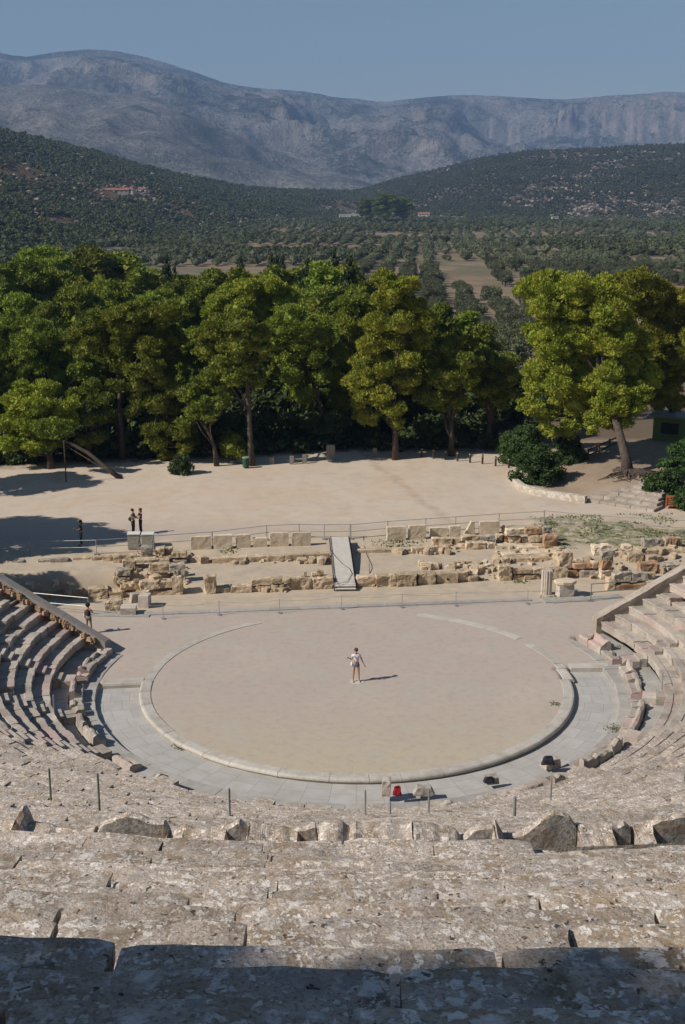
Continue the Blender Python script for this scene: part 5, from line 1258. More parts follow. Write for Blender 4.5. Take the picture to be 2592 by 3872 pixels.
FRONT = [
 ('B', 905, 1036, 47., [(185, 190, 60), (300, 212, 58), (200, 290, 75), (320, 330, 85), (170, 400, 75), (270, 400, 75), (130, 500, 65), (240, 480, 75), (360, 470, 60), (100, 580, 55), (310, 560, 55), (200, 600, 75), (120, 650, 75), (280, 660, 75), (80, 740, 60), (180, 730, 65), (240, 790, 55), (120, 820, 60), (250, 850, 38), (230, 250, 60), (370, 370, 50), (60, 670, 50)], 'needles_y', 'tallest pine of the forest edge, narrow twin topped crown left of the orchard'),
 ('B', 1033, 1030, 48.5, [(560, 500, 75), (490, 520, 60), (600, 570, 55), (480, 640, 80), (560, 640, 65), (380, 730, 55), (450, 740, 75), (540, 750, 50), (500, 700, 70), (400, 660, 45), (430, 560, 50), (560, 580, 70)], 'needles', 'broad layered pine at the plaza corner, right of the tallest one'),
 ('B', 1118, 1028, 52., [(690, 560, 50), (745, 575, 55), (735, 660, 60), (690, 690, 55), (645, 530, 45), (775, 640, 45), (660, 620, 60), (720, 750, 55), (780, 720, 40), (650, 700, 50)], 'needles_b', 'darker pine right of the broad layered one, ending at the big bush'),
 ('A', 577, 1090, 44.5, [(1000, 430, 95), (1100, 400, 80), (950, 510, 75), (1085, 500, 95), (1170, 450, 75), (1030, 580, 70), (960, 640, 50), (1150, 560, 60), (1150, 655, 50), (1070, 640, 60), (1000, 690, 40), (1060, 960, 66), (1110, 985, 50), (1200, 510, 50), (930, 450, 60), (1100, 600, 60)], 'needles', 'pine with a tall bare straight trunk and one round low branch'),
 ('A', 690, 1062, 62., [(1060, 262, 65), (1150, 235, 75), (1250, 235, 75), (1320, 268, 55), (1000, 310, 60), (1190, 320, 70), (1290, 320, 60), (1100, 330, 70), (970, 350, 50)], 'needles_y', 'yellowish flat topped pine crown rising behind the tall bare trunk'),
 ('A', 745, 1055, 53., [(1330, 370, 75), (1280, 430, 70), (1400, 420, 80), (1260, 500, 60), (1380, 500, 70), (1450, 470, 60), (1310, 560, 60), (1440, 560, 55), (1330, 640, 60), (1470, 640, 55), (1400, 720, 60)], 'needles', 'rounded pine in the middle of the forest edge, left of the tallest one'),
 ('B', 815, 1050, 56., [(30, 320, 70), (90, 310, 60), (20, 400, 70), (60, 470, 70), (0, 540, 70), (60, 600, 60), (20, 680, 70), (-30, 760, 60), (40, 800, 50), (-60, 640, 60)], 'needles', 'dense pine between the rounded one and the tallest one'),
 ('A', 282, 1070, 47., [(350, 450, 70), (450, 385, 75), (530, 355, 60), (625, 345, 75), (750, 350, 85), (580, 430, 85), (700, 430, 85), (800, 470, 55), (400, 505, 60), (560, 520, 70), (680, 500, 80), (760, 530, 50), (480, 460, 70), (330, 500, 45)], 'needles', 'wide crowned pine left of centre with a thin straight trunk'),
 ('A', 420, 1066, 46., [(560, 600, 55), (540, 680, 55), (620, 620, 55), (700, 600, 65), (740, 660, 55), (650, 740, 60), (720, 760, 65), (600, 800, 40), (480, 820, 45), (700, 880, 55), (830, 900, 45), (720, 940, 55), (780, 870, 55), (850, 960, 45), (760, 1000, 40), (790, 780, 50), (640, 680, 60), (800, 700, 50)], 'needles', 'drooping pine with foliage hanging almost to the ground left of the crooked trunk'),
 ('A', 497, 1089, 44.3, [(880, 800, 50), (860, 720, 55), (930, 760, 50), (900, 680, 55), (840, 850, 40), (960, 820, 45), (1000, 760, 45)], 'needles_b', 'thin crooked pine leaning left, in front of the drooping one'),
 ('A', 95, 1092, 50., [(160, 430, 75), (220, 465, 65), (130, 520, 65), (100, 620, 60), (180, 590, 60), (250, 540, 50), (90, 480, 50), (370, 610, 60), (320, 660, 60), (270, 640, 50), (240, 700, 60)], 'needles_b', 'dark rounded pine near the left edge, behind the bushy low pine'),
 ('A', 118, 1094, 43., [(80, 760, 80), (170, 770, 70), (270, 790, 55), (40, 850, 60), (130, 860, 75), (230, 880, 65), (310, 835, 55), (60, 935, 60), (150, 950, 65), (220, 960, 45), (30, 950, 50), (190, 700, 50), (110, 690, 50), (330, 760, 45), (180, 900, 60)], 'needles_y', 'low bushy bright pine at the left edge of the plaza'),
 ('A', 205, 1090, 45., [(430, 750, 42), (440, 920, 38), (400, 840, 50), (460, 820, 40), (380, 930, 45), (350, 720, 45), (420, 680, 45), (480, 740, 35)], 'needles_b', 'slender dark pine beside the long leaning trunk'),
]
for side, bx, by, Y, L, mt, lab in FRONT:
    p = at_y(bx, by, Y); p.z = height(p.x, p.y)
    r_ = np.random.default_rng(int(bx))
    path = None
    if bx == 497:
        path = [(0, 0, -.1), (-.15, 0, 1.6), (-.7, 0, 3.), (-1.8, 0, 4.6), (-3.2, .1, 6.2)]
    if bx == 577: path = [(0, 0, -.1), (-.1, 0, 2.), (-.15, 0, 4.5), (-.3, 0, 7.), (-.6, 0, 9.5)]
    if bx == 282: path = [(0, 0, -.1), (0, 0, 2.), (-.1, 0, 4.5), (.2, 0, 7.), (1., 0, 9.)]
    pine(p, px_lobes(L, side, Y, 3.5, r_), lab, r_, M[mt], path=path, r0=.2 if bx in (497, 205) else .27, group='pines along the plaza edge')
# leaning trunk at left
p = at(278, 1094)
mb = MB(); mb.tube([(0, 0, -.1), (-1.2, .2, .8), (-2.6, .5, 1.9), (-4.2, .8, 2.7), (-5.6, 1., 3.1)], [.2, .17, .15, .12, .08], 9)
root = empty('leaning_tree', tuple(p), 'long bare trunk leaning far to the left at the forest edge', 'tree'); link('trunk', mb.mesh('trunk', True), M['bark'], root)
lb = [(-5.2, 1., 3.7, 1.), (-6.2, 1.2, 3.6, .9), (-4.4, 1.1, 3.6, .8)]; link('crown', crown_mesh('crown', lb, rg), M['needles_b'], root)

# --- generic pines behind
def generic(seed, form):
    r_ = np.random.default_rng(seed); lobes = []; n = 26
    for i in range(n):
        t = (i+.5)/n; z = 3.2+9.*t; a = r_.uniform(0, 6.28)
        prof = {0: 3.6*math.sin(PI*min(1, .15+t*.85))**.6, 1: 4.*math.sqrt(max(.02, 1-(t-.45)**2*3.)), 2: 2.6*(1-t*.8)+.3}[form]
        lobes.append((math.cos(a)*prof*.72, math.sin(a)*prof*.72, z, r_.uniform(.9, 1.45)*(1 if form != 2 else .8)))
    lobes += [(0, 0, z, 1.7 if form != 2 else 1.) for z in (5, 7, 9, 10.8)]+[(0, 0, 12, .9)]
    path = [(0, 0, -.3), (r_.normal()*.2, 0, 3), (r_.normal()*.3, r_.normal()*.3, 6), (0, 0, 10.5)]
    tm = trunk_mesh('trunk', path, .26, lobes[:8], r_); tm.materials.append(M['bark'])
    cm = crown_mesh('crown', lobes, r_, dens=26, L=.42, W=.16, npf=11)
    return tm, cm
GV = []
for i, f in enumerate((0, 1, 2, 1, 0)):
    tm, cm = generic(70+i, f); cm.materials.append(M['needles' if i in (0, 3) else 'needles_b' if i == 1 else 'needles']); GV.append((tm, cm))
GEN = []
def add_gen(xd, yt, y, v, wk=1.):
    p = at_y(xd, yt, y); g = height(p.x, p.y); GEN.append([xd, p.x, p.y, g, (p.z-g)/12.9, wk, v])
for t in [(22, 600, 95, 1, 1.2), (98, 562, 118, 0, 1.2), (210, 572, 124, 1, 1.2), (292, 578, 128, 2, 1.4), (150, 622, 98, 3, 1.), (48, 668, 80, 0, 1.), (112, 700, 72, 1, 1.), (236, 640, 86, 3, 1.), (180, 650, 78, 0, 1.),
          (322, 612, 112, 2, 1.3), (65, 735, 62, 1, .9), (290, 700, 68, 4, 1.), (12, 745, 60, 3, .9), (-30, 640, 84, 1, 1.), (370, 660, 84, 0, 1.), (225, 745, 60, 1, .9), (-40, 760, 50, 0, 1), (330, 735, 60, 1, .9)]: add_gen(*t)
for i in range(16):
    add_gen(345+i*29+rnd.uniform(-8, 8), 622-i*.8+rnd.uniform(-14, 14), rnd.uniform(105, 150), 2 if i % 3 else 0, 1.25)
for i in range(11):
    add_gen(340+i*46+rnd.uniform(-8, 8), 662+rnd.uniform(-14, 14)-(20 if i > 8 else 0), rnd.uniform(76, 96), i % 5, 1.05)
for i in range(12):
    add_gen(40+i*95+rnd.uniform(-20, 20), 760+rnd.uniform(-10, 40), rnd.uniform(60, 70), (i*2) % 5, 1.)
for t in [(1010, 700, 66, 1, .8), (1062, 712, 72, 2, 1.3), (1108, 742, 70, 2, 1.3), (965, 720, 60, 3, .8), (1165, 860, 66, 1, .8), (1195, 880, 72, 0, .8), (880, 690, 62, 1, .8), (790, 600, 112, 2, 1.3), (740, 605, 120, 2, 1.3), (825, 640, 88, 1, .9), (1290, 850, 72, 1, .9), (1380, 880, 74, 3, .9)]: add_gen(*t)
GEN.sort(key=lambda t: t[0])
ranks = {}
for g in GEN:
    rk = 'far back rank of the wood' if g[2] > 100 else 'middle rank of the wood' if g[2] > 74 else 'second rank of the wood, behind the edge trees'
    ranks.setdefault(rk, []).append(g)
BIG = ORD+['twenty-%s' % w for w in ORD[:9]]+['thirtieth']
for rk, L in ranks.items():
    for i, (xd, x, y, g, k, wk, v) in enumerate(L):
        root = empty('pine_tree', (x, y, g), 'pine in the %s, %s from the left' % (rk, BIG[min(i, 28)]), 'pine tree', 'pines in the '+rk.split(',')[0], rz=rnd.uniform(0, 6.28))
        root.scale = (k*wk, k*wk, k)
        for nm, me in zip(('trunk', 'crown'), GV[v]): link(nm, me, None, root)
# pines added unseen above the top row, and others left of the plaza: they cast the shade in the picture
sh = [(-25., -64., 21.6, 1.3, 1), (-20., -64., 21.6, 1.25, 3), (-15., -63.5, 21.6, 1.15, 1), (-10, -62.8, 21.6, 1., 1), (-17.5, -67, 21.6, 1.4, 3), (-28, -66, 21.6, 1.4, 0)]
sh2 = [(-28.5, 9.5, -.2, .8, 1), (-31.5, 18., .3, 1.05, 3), (-35, 19.5, .5, 1.0, 1), (-34, 34, .8, .85, 1), (-31.5, 37, .8, .62, 3), (-26, 16.5, 0, .45, 2)]
for i, (x, y, z, k, v) in enumerate(sh+sh2):
    back = i < len(sh)
    root = empty('pine_tree', (x, y, z), 'unseen pine added on the bank behind the top row to shade the nearest seats' if back else 'pine just outside the left edge, throwing its shade over the plaza', 'pine tree', 'added shade pines behind the viewer' if back else 'shade pines left of the plaza', rz=i*1.3)
    root.scale = (k, k, k)
    for nm, me in zip(('trunk', 'crown'), GV[v]): link(nm, me, None, root)
V = []
for i in range(41):
    a = -70+140*i/40
    for r, z in ((58.2, 21.4), (60, 21.7), (75, 24), (110, 22)): V.append(pol(a, r, z))
me = mesh_np('hillside', np.array(V), np.array([(i*4+k, i*4+k+1, (i+1)*4+k+1, (i+1)*4+k) for i in range(40) for k in range(3)]))
ml = flat_mat('bank_earth', (.17, .14, .09), .95, 0, .3, .5); setp(link('hillside', me, ml), kind='structure')
# cypresses
def cypress_mesh():
    r_ = np.random.default_rng(3); z = np.linspace(.6, 11.5, 46); C = np.stack([r_.normal(size=46)*.12, r_.normal(size=46)*.12, z], 1)
    R = .75*np.sin(PI*np.clip((z+1.5)/13.5, 0, 1))**.7*r_.uniform(.8, 1.1, 46)
    V1, F1 = blades(C, R, 45, .4, .12, r_, 1.2, low=-1, up=1.4, spread=.4); V2, F2 = cores(C, R, .8, r_, 1.2)
    return mesh_np('crown', np.concatenate([V1, V2]), [F1, F2+len(V1)])
cm = cypress_mesh(); cm.materials.append(M['cypress'])
mb = MB(); mb.tube([(0, 0, -.3), (0, 0, 6)], [.16, .08], 7); tm = mb.mesh('trunk'); tm.materials.append(M['bark'])
for i in range(11):  # added unseen rank, its level tops set the shade edge on the near seats
    x = -21.8+i*1.0; y = -57.4-(.75 if i % 2 else 0)-max(0, (x+14.8))*.22
    root = empty('cypress', (x, y, 21.5), 'unseen cypress in the rank added behind the top row to shade the nearest seats', 'cypress', 'added cypress rank behind the viewer', rz=i*.9); k = 1.075
    root.scale = (k*1.9, k*1.5, k*(1 if i % 2 else 1.02)); link('trunk', tm, None, root); link('crown', cm, None, root)
for i, (xd, yt, y, wk, lb) in enumerate([(381, 570, 118, .8, 'dark slim cypress standing alone above the left wood'), (400, 598, 150, .8, 'small dark cypress just right of the lone tall one'), (551, 575, 170, .9, 'small cypress above the middle of the wood'), (622, 570, 140, .9, 'left cypress of the close group above the middle wood'),
        (634, 573, 146, 1., 'middle cypress of the close group above the middle wood'), (647, 576, 140, .8, 'right cypress of the close group above the middle wood'), (705, 577, 120, .9, 'dark cypress left of the tallest cypress pair'), (765, 556, 118, 1., 'cypress tip beside the tallest cypress, to its left'), (802, 567, 80, .9, 'tallest dark cypress beside the narrow tall pine')]):
    p = at_y(xd, yt, y); g = height(p.x, p.y); k = (p.z-g)/12.2
    root = empty('cypress', (p.x, p.y, g), lb, 'cypress', 'cypresses in the wood'); root.scale = (k*wk, k*wk, k); link('trunk', tm, None, root); link('crown', cm, None, root)
# bushes
def bush(p, w, h, label, mat, d=None, dens=60, L=.2, W=.11, name='bush'):
    r_ = np.random.default_rng(int(abs(p.x*10))+3); d = d or w*.7; C, R = [], []
    for i in range(int(26*w)):
        a = r_.uniform(0, 6.28); q = r_.uniform(0, 1)**.5; zz = r_.uniform(.1, 1)
        kk = math.sqrt(max(0, 1-zz*zz*.85)); C.append((math.cos(a)*q*w/2*kk, math.sin(a)*q*d/2*kk, zz*h*.85)); R.append(r_.uniform(.25, .5)*min(1, h/1.6))
    C, R = np.array(C), np.array(R); V1, F1 = blades(C, R, dens, L, W, r_, .85, low=-.8, up=.1, spread=1.2); V2, F2 = cores(C, R, .7, r_)
    root = empty(name, tuple(p), label, 'bush')
    link('foliage', mesh_np('foliage', np.concatenate([V1, V2]), [F1, F2+len(V1)]), mat, root)
    mb = MB()
    for i in range(5): a = i*1.3; mb.tube([(0, 0, -.1), (math.cos(a)*w*.12, math.sin(a)*d*.12, h*.4), (math.cos(a)*w*.25, math.sin(a)*d*.25, h*.75)], [.05, .035, .015], 5)
    mb.build('stems', M['bark'], root)
def gb(x, y, z): p = gz(x, y, z); p.z = height(p.x, p.y); return p
bush(gb(1232, 1100, 1.), 4.0, 3.3, 'large dense green bush standing inside the curved wall', M['bush'])
bush(gb(1176, 1060, .9), 2.6, 3.1, 'grey green bush hiding the last bollard at the plaza corner', M['bush'])
bush(gb(1205, 1068, .9), 3.0, 3.9, 'tall part of the thicket behind the large bush, under the pine', M['bush'])
bush(gb(1300, 1062, 1.2), 2.4, 2.4, 'small oleander with reddish flowers between bush and pine trunk', M['bush'])
bush(gb(1520, 1122, 1.5), 3.2, 2.3, 'green shrub with pale twigs at the right edge above the steps', M['bush'])
bush(gb(1556, 1095, 1.5), 3., 2.8, 'taller shrub cut by the right edge, behind the one at the steps', M['bush'])
bush(gb(1580, 1160, 1.), 2.4, 1.6, 'dark shrub in the right corner beside the wooden box', M['bush'])
bush(gb(416, 1084, .8), 1.5, 1.6, 'small ivy like bush at the forest edge left of the crooked pine', M['under'])
# dark undergrowth of the wood
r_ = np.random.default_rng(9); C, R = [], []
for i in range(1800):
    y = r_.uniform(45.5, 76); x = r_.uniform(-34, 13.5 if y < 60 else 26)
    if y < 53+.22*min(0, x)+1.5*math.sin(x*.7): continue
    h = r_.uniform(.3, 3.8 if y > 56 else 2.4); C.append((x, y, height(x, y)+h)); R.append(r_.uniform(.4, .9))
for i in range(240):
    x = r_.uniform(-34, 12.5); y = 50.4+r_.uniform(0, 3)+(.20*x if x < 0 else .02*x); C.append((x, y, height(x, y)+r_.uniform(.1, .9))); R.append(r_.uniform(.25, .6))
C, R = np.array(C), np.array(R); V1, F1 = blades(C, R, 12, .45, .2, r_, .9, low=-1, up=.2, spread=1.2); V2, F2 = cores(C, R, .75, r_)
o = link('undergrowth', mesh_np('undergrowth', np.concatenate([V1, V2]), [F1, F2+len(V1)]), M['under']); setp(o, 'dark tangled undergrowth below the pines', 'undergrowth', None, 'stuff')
# grass tufts near the ruins
r_ = np.random.default_rng(19); P = []
for i in range(4200):
    x = r_.uniform(12, 24); y = r_.uniform(20.5, 28.5)
    if mn.noise(Vector((x*.6, y*.6, 2))) > -.02: P.append((x, y))
for (xd, yd, n, s) in [(280, 1402, 60, .3), (307, 1405, 60, .3), (1015, 1387, 0, .1), (430, 1712, 0, .1), (1190, 1332, 60, .3), (895, 1245, 120, .8), (930, 1243, 120, .7), (1150, 1320, 60, .3), (1110, 1327, 40, .2), (1260, 1368, 40, .2), (1275, 1366, 40, .2), (270, 1372, 50, .3), (525, 1262, 60, .3), (535, 1255, 50, .3), (1385, 1312, 60, .3), (1368, 1323, 50, .2), (1150, 1250, 60, .6)]:
    g = at(xd, yd)
    for _ in range(n): P.append((g.x+r_.normal()*s, g.y+r_.normal()*s*.5))
P = np.array([(x, y, hbase(x, y)) for x, y in P]); n = len(P); b = r_.normal(size=(n, 3))*.5+np.array([0, 0, 1.]); b /= np.linalg.norm(b, axis=1)[:, None]; w = np.cross(b, r_.normal(size=(n, 3)))*.04; l = r_.uniform(.05, .16, (n, 1))
o = link('grass', mesh_np('grass', np.stack([P-w, P+w, P+b*l], 1).reshape(-1, 3), np.arange(n*3).reshape(n, 3)), M['grass']); setp(o, 'short green grass among the ruins', 'grass', None, 'stuff')
def kerb_weeds():
    P = []
    for (xd, yd, z, n, s) in [(418, 1712, -.2, 90, .12), (1407, 1667, .05, 120, .22), (1270, 1610, .02, 50, .12), (405, 1706, -.2, 30, .15), (1420, 1480, .2, 40, .15)]:
        g = gz(xd, yd, z)
        for _ in range(n): P.append((g.x+r_.normal()*s, g.y+r_.normal()*s, z))
    P = np.array(P); n = len(P); b = r_.normal(size=(n, 3))*.6+np.array([0, 0, 1.]); b /= np.linalg.norm(b, axis=1)[:, None]; w = np.cross(b, r_.normal(size=(n, 3)))*.05; l = r_.uniform(.03, .07, (n, 1)); w *= .5
    o = link('weeds', mesh_np('weeds', np.stack([P-w, P+w, P+b*l], 1).reshape(-1, 3), np.arange(n*3).reshape(n, 3)), M['grass']); setp(o, 'weeds growing in joints round the orchestra', 'weeds', None, 'stuff')
kerb_weeds()
# ------------------------------------------------------------------ olive groves
def olive_mesh(seed):
    r_ = np.random.default_rng(seed); n = 11; C = np.stack([r_.uniform(-1.7, 1.7, n), r_.uniform(-1.7, 1.7, n), r_.uniform(1.6, 3.5, n)], 1); R = r_.uniform(.7, 1.2, n)
    V1, F1 = blades(C, R, 24, .38, .17, r_, .9, low=-1, up=.2, spread=1.2); V2, F2 = cores(C, R, .62, r_)
    cm = mesh_np('crown', np.concatenate([V1, V2]), [F1, F2+len(V1)]); cm.materials.append(M['olive'])
    mb = MB(); mb.tube([(0, 0, -.3), (.15, 0, .8), (.0, .1, 2.)], [.32, .22, .14], 7); mb.tube([(.1, 0, .7), (.7, .2, 1.8)], [.16, .08], 6); tm = mb.mesh('trunk'); tm.materials.append(M['bark']); return tm, cm
OV = [olive_mesh(s) for s in (1, 2, 3)]
cand = []
r_ = np.random.default_rng(21); ca, sa = math.cos(.10), math.sin(.10)
i = 0
for a in np.arange(-420, 520, 8.2):
    for c_ in np.arange(105, 1500, 5.3):
        if c_ > 600 and (int(a*10) % 2): pass
        x = a*ca+r_.normal()*.6+c_*.05; y = c_+a*sa+r_.normal()*.6
        xd, yd = place_cut(x, y, height(x, y)) or (-999, 0)
        if not (-30 < xd < 1600): continue
        if xd < 320 and yd > 470 and y < 420: continue
        if xd < 830 and yd > 610: continue
        if xd > 1215 and yd > 660: continue
        # open soil lanes and bare fields
        if 1000 < xd < 1052 and 598 < yd < 700: continue
        if 1064 < xd < 1122 and 598 < yd < 690: continue
        if 1130 < xd < 1205 and 672 < yd < 716 and r_.random() < .75: continue
        if 560 < xd < 840 and 562 < yd < 584: continue
        nz = mn.noise(Vector((x*.022, y*.009, 5)))
        if y > 420 and nz > .24: continue
        if y > 260 and mn.noise(Vector((x*.035, y*.016, 8))) > .15 and r_.random() < .8: continue
        if r_.random() < .06: continue
        cand.append((math.hypot(x, y+CD), x, y))
cand.sort()
for i, (d, x, y) in enumerate(cand[:300]):
    g = height(x, y); rowlab = 'nearest' if i < 60 else 'second nearest' if i < 160 else 'middle distance'
    xo = place_cut(x, y, g)[0]; sec = 'left of the bare earth lanes' if xo < 1000 else 'around the bare earth lanes' if xo < 1215 else 'behind the right pines'
    root = empty('olive_tree', (x, y, g), 'grey green olive tree in the %s orchard, %s' % (rowlab, sec), 'olive tree', 'olive trees in the %s part of the orchard, %s' % (rowlab, sec), rz=rnd.uniform(0, 6.28)); k = rnd.uniform(.85, 1.25); root.scale = (k, k, k*rnd.uniform(.85, 1.1))
    for nm, me in zip(('trunk', 'crown'), OV[i % 3]): link(nm, me, None, root)
def scatter_far(name, pts, size, mat, label, cat, nb=14, seed=1, ls=.13):
    """pts (n,3): low clumps; one mesh"""
    r_ = np.random.default_rng(seed); n = len(pts); P = np.asarray(pts); S = size*r_.uniform(.6, 1.35, n) if not hasattr(size, '__len__') else np.asarray(size)
    V0, F0 = ICO1; j = 1+r_.uniform(-.3, .3, (n, len(V0), 1))
    V2 = (P[:, None, :]+np.array([0, 0, .35])*S[:, None, None]+V0[None]*j*np.array([1, 1, .75])*(S*.37)[:, None, None]).reshape(-1, 3); F2 = (F0[None]+(np.arange(n)*len(V0))[:, None, None]).reshape(-1, 3)
    nb = int(nb*1.9); idx = np.repeat(np.arange(n), nb); m_ = len(idx); d = r_.normal(size=(m_, 3)); d /= np.linalg.norm(d, axis=1)[:, None]; d[:, 2] = np.abs(d[:, 2])*.9-.15
    Q = P[idx]+np.array([0, 0, .35])*S[idx][:, None]+d*(S[idx]*.45)[:, None]*np.array([1, 1, .8]); b = r_.normal(size=(m_, 3)); b /= np.linalg.norm(b, axis=1)[:, None]; w = np.cross(b, r_.normal(size=(m_, 3))); w /= np.linalg.norm(w, axis=1)[:, None]
    l = (S[idx]*ls)[:, None]; V1 = np.stack([Q-b*l, Q+w*l*.7, Q+b*l, Q-w*l*.7], 1).reshape(-1, 3); F1 = np.arange(m_*4).reshape(-1, 4)
    o = link(name, mesh_np(name, np.concatenate([V1, V2]), [F1, F2+len(V1)]), mat); return setp(o, label, cat, None, 'stuff')
pts = [(x, y, height(x, y)) for d, x, y in cand[300:] if d < 1700]
sel = [p for i, p in enumerate(pts) if p[1] < 700 or i % 2 == 0]
scatter_far('olive_grove', sel, 5.6, M['olive'], 'far rows of grey green olive trees filling the valley floor', 'olive grove', 34, 2, .065)
print('olives', len(cand), len(sel))

# ------------------------------------------------------------------ hills and mountains
def interp(xs, ys): return lambda x: float(np.interp(x, xs, ys))
def tanel(xd, yd): q = ray(xd, yd); return q[2]/math.hypot(q[0], q[1])
def az(xd): q = ray(xd, 445); return math.atan2(q[0], q[1])
XD = np.linspace(-900, 2500, 800); AZ = np.array([az(x) for x in XD])
def az2x(a): return float(np.interp(a, AZ, XD))
def hill(name, x0, x1, nx, nd, prof, d0f, d1f, amp, nsc, gfun, mat, zb=-14., back=1.35, ridged=False, octv=4):
    A = np.linspace(az(x0), az(x1), nx); T = np.concatenate([np.linspace(0, 1, nd), np.linspace(1, back, 9)[1:]]); V = np.empty((len(T), nx, 3), dtype=np.float32)
    hf = {}
    for i, a in enumerate(A):
        xd = az2x(a); d0, d1 = d0f(xd), d1f(xd); H = CH+d1*tanel(xd, prof(xd))
        for j, t in enumerate(T):
            d = d0+(d1-d0)*t; x, y = math.sin(a)*d, math.cos(a)*d-CD
            s = min(t, 1.)
            q = Vector((x*nsc, y*nsc, 1.3))
            nz = (1-2*abs(mn.fractal(q, .72, 2.1, octv))) if ridged else mn.fractal(q, 1., 2.1, octv)
            env = math.sin(PI*min(1, s))**.7*1.+.06
            h = zb+(H-zb)*gfun(s, xd)+amp*nz*env
            if t < .985: h = min(h, CH+d*tanel(xd, prof(xd))*(.975 if t > .6 else .985)-2)
            if t > 1: h = zb+(H-zb)*(1-(t-1)*1.1)+amp*nz*.3
            V[j, i] = (x, y, h)
    idx = np.arange(len(T)*nx).reshape(len(T), nx); Fq = np.stack([idx[:-1, :-1], idx[:-1, 1:], idx[1:, 1:], idx[1:, :-1]], -1).reshape(-1, 4)
    o = link(name, mesh_np(name, V.reshape(-1, 3), Fq, True), mat); setp(o, kind='structure'); return V
hm = mountain_mat('hill_soil', (.31, .23, .16), (.22, .15, .095), (.09, .09, .042), .010, .56, 1., .55)
hmr = mountain_mat('stony_hill_soil', (.33, .27, .21), (.21, .16, .11), (.085, .085, .045), .012, .52, 1., .45)
VL = hill('left_hill', -500, 880, 210, 80, interp([-500, 0, 100, 200, 300, 400, 500, 570, 650, 750, 880], [240, 290, 314, 339, 366, 392, 414, 428, 432, 434, 440]),
     interp([-500, 0, 300, 570, 880], [420, 480, 700, 1200, 1900]), interp([-500, 0, 570, 880], [1300, 1450, 1900, 2400]), 9., .006, lambda s, x: s**1.15, hm, -10)
VR = hill('right_hill', 790, 2100, 200, 80, interp([790, 850, 900, 1000, 1100, 1200, 1300, 1400, 1500, 1568, 2100], [440, 428, 411, 388, 361, 345, 340, 337, 331, 329, 300]),
     interp([790, 1000, 1568, 2100], [2000, 1600, 1400, 1300]), interp([790, 1568, 2100], [2500, 2600, 2600]), 10., .005, lambda s, x: smooth(s)*.55+.45*s, hmr, -12)
mm1 = mountain_mat('near_mountain_rock', (.32, .295, .265), (.17, .16, .14), (.055, .065, .05), .0026, .525, 1.3, .8)
mm2 = mountain_mat('far_mountain_rock', (.36, .33, .29), (.18, .17, .15), (.04, .052, .038), .0025, .515, 1.8, .95, (.29, .25, .215))
hill('near_mountain', -600, 1000, 230, 70, interp([-600, 0, 120, 200, 260, 330, 400, 500, 600, 700, 800, 870, 1000], [205, 189, 193, 203, 211, 214, 238, 285, 330, 368, 402, 425, 450]),
     lambda x: 2600, lambda x: 5000, 60., .0011, lambda s, x: .65*s+.35*math.sin(s*PI/2), mm1, -60., ridged=True)
def gfar(s, xd):
    base = .5*s+.5*math.sin(s*PI/2)
    sh = .022*mn.noise(Vector((xd*.022, 3, 0)))+.010*mn.noise(Vector((xd*.11, 5, 0))); s0 = s; s = s+sh*min(1, s*2)*(1-s**8)
    k = smooth((xd-980)/220)
    cl = .46*min(s/.70, 1)**1.15+.27*smooth((s-.68)/.09)+.27*max(0., min(1., (s-.735)/.265))
    return base*(1-k)+cl*k
hill('far_mountain', -600, 2100, 420, 110, interp([-600, 0, 40, 80, 150, 205, 250, 290, 340, 400, 460, 520, 560, 600, 650, 700, 760, 800, 830, 860, 890, 920, 960, 1000, 1040, 1080, 1140, 1190, 1250, 1300, 1350, 1400, 1450, 1500, 1568, 2100],
     [150, 122, 128, 130, 122, 117, 120, 123, 134, 152, 170, 190, 198, 204, 207, 213, 226, 229, 232, 238, 236, 232, 227, 222, 219, 218, 220, 225, 229, 230, 225, 219, 214, 210, 213, 230]),
     lambda x: 3600, lambda x: 7600, 95., .0009, gfar, mm2, -60., ridged=True, octv=6)
# scrub on the hills
def hill_pts(V, n, seed, keep, x0=-40, x1=1620):
    r_ = np.random.default_rng(seed); nt, nx, _ = V.shape; out = []
    while len(out) < n:
        i = r_.integers(0, nx-1); j = int((r_.random()**1.0)*(nt-10)); u, w = r_.random(), r_.random()
        p = V[j, i]*(1-u)*(1-w)+V[j, i+1]*u*(1-w)+V[j+1, i]*(1-u)*w+V[j+1, i+1]*u*w
        pp = place_cut(*p)
        if pp is None or not (x0 < pp[0] < x1): continue
        if not keep(p, pp, r_): continue
        out.append(tuple(p))
    return out
def keepL(p, pp, r_):
    if 215 < pp[0] < 350 and 432 < pp[1] < 455: return False
    if p[2] < height(float(p[0]), float(p[1]))-1: return False
    low = smooth((pp[1]-400)/120); nz = mn.noise(Vector((p[0]*.006, p[1]*.003, 0)))+.5*mn.noise(Vector((p[0]*.02, p[1]*.01, 4)))
    return nz+.4*mn.noise(Vector((p[0]*.05, p[1]*.03, 2))) < .42-.36*low+r_.normal()*.15
def keepR(p, pp, r_):
    if p[2] < height(float(p[0]), float(p[1]))-1: return False
    nz = mn.noise(Vector((p[0]*.004, p[1]*.003, 7)))+.5*mn.noise(Vector((p[0]*.015, p[1]*.01, 4)))
    low = smooth((pp[1]-380)/60)*smooth((pp[0]-1050)/100)
    nz += .5*mn.noise(Vector((p[0]*.06, p[1]*.03, 2)))
    return nz < .38-.33*low+r_.normal()*.2
scatter_far('hill_scrub', hill_pts(VL, 16500, 3, keepL), 4.7, M['scrub'], 'dark green scrub and small trees covering the left hill', 'scrub', 12, 4)
scatter_far('hill_scrub', hill_pts(VR, 21000, 4, keepR), 5.2, M['scrub'], 'low dark scrub dotted over the stony right hill', 'scrub', 10, 5)
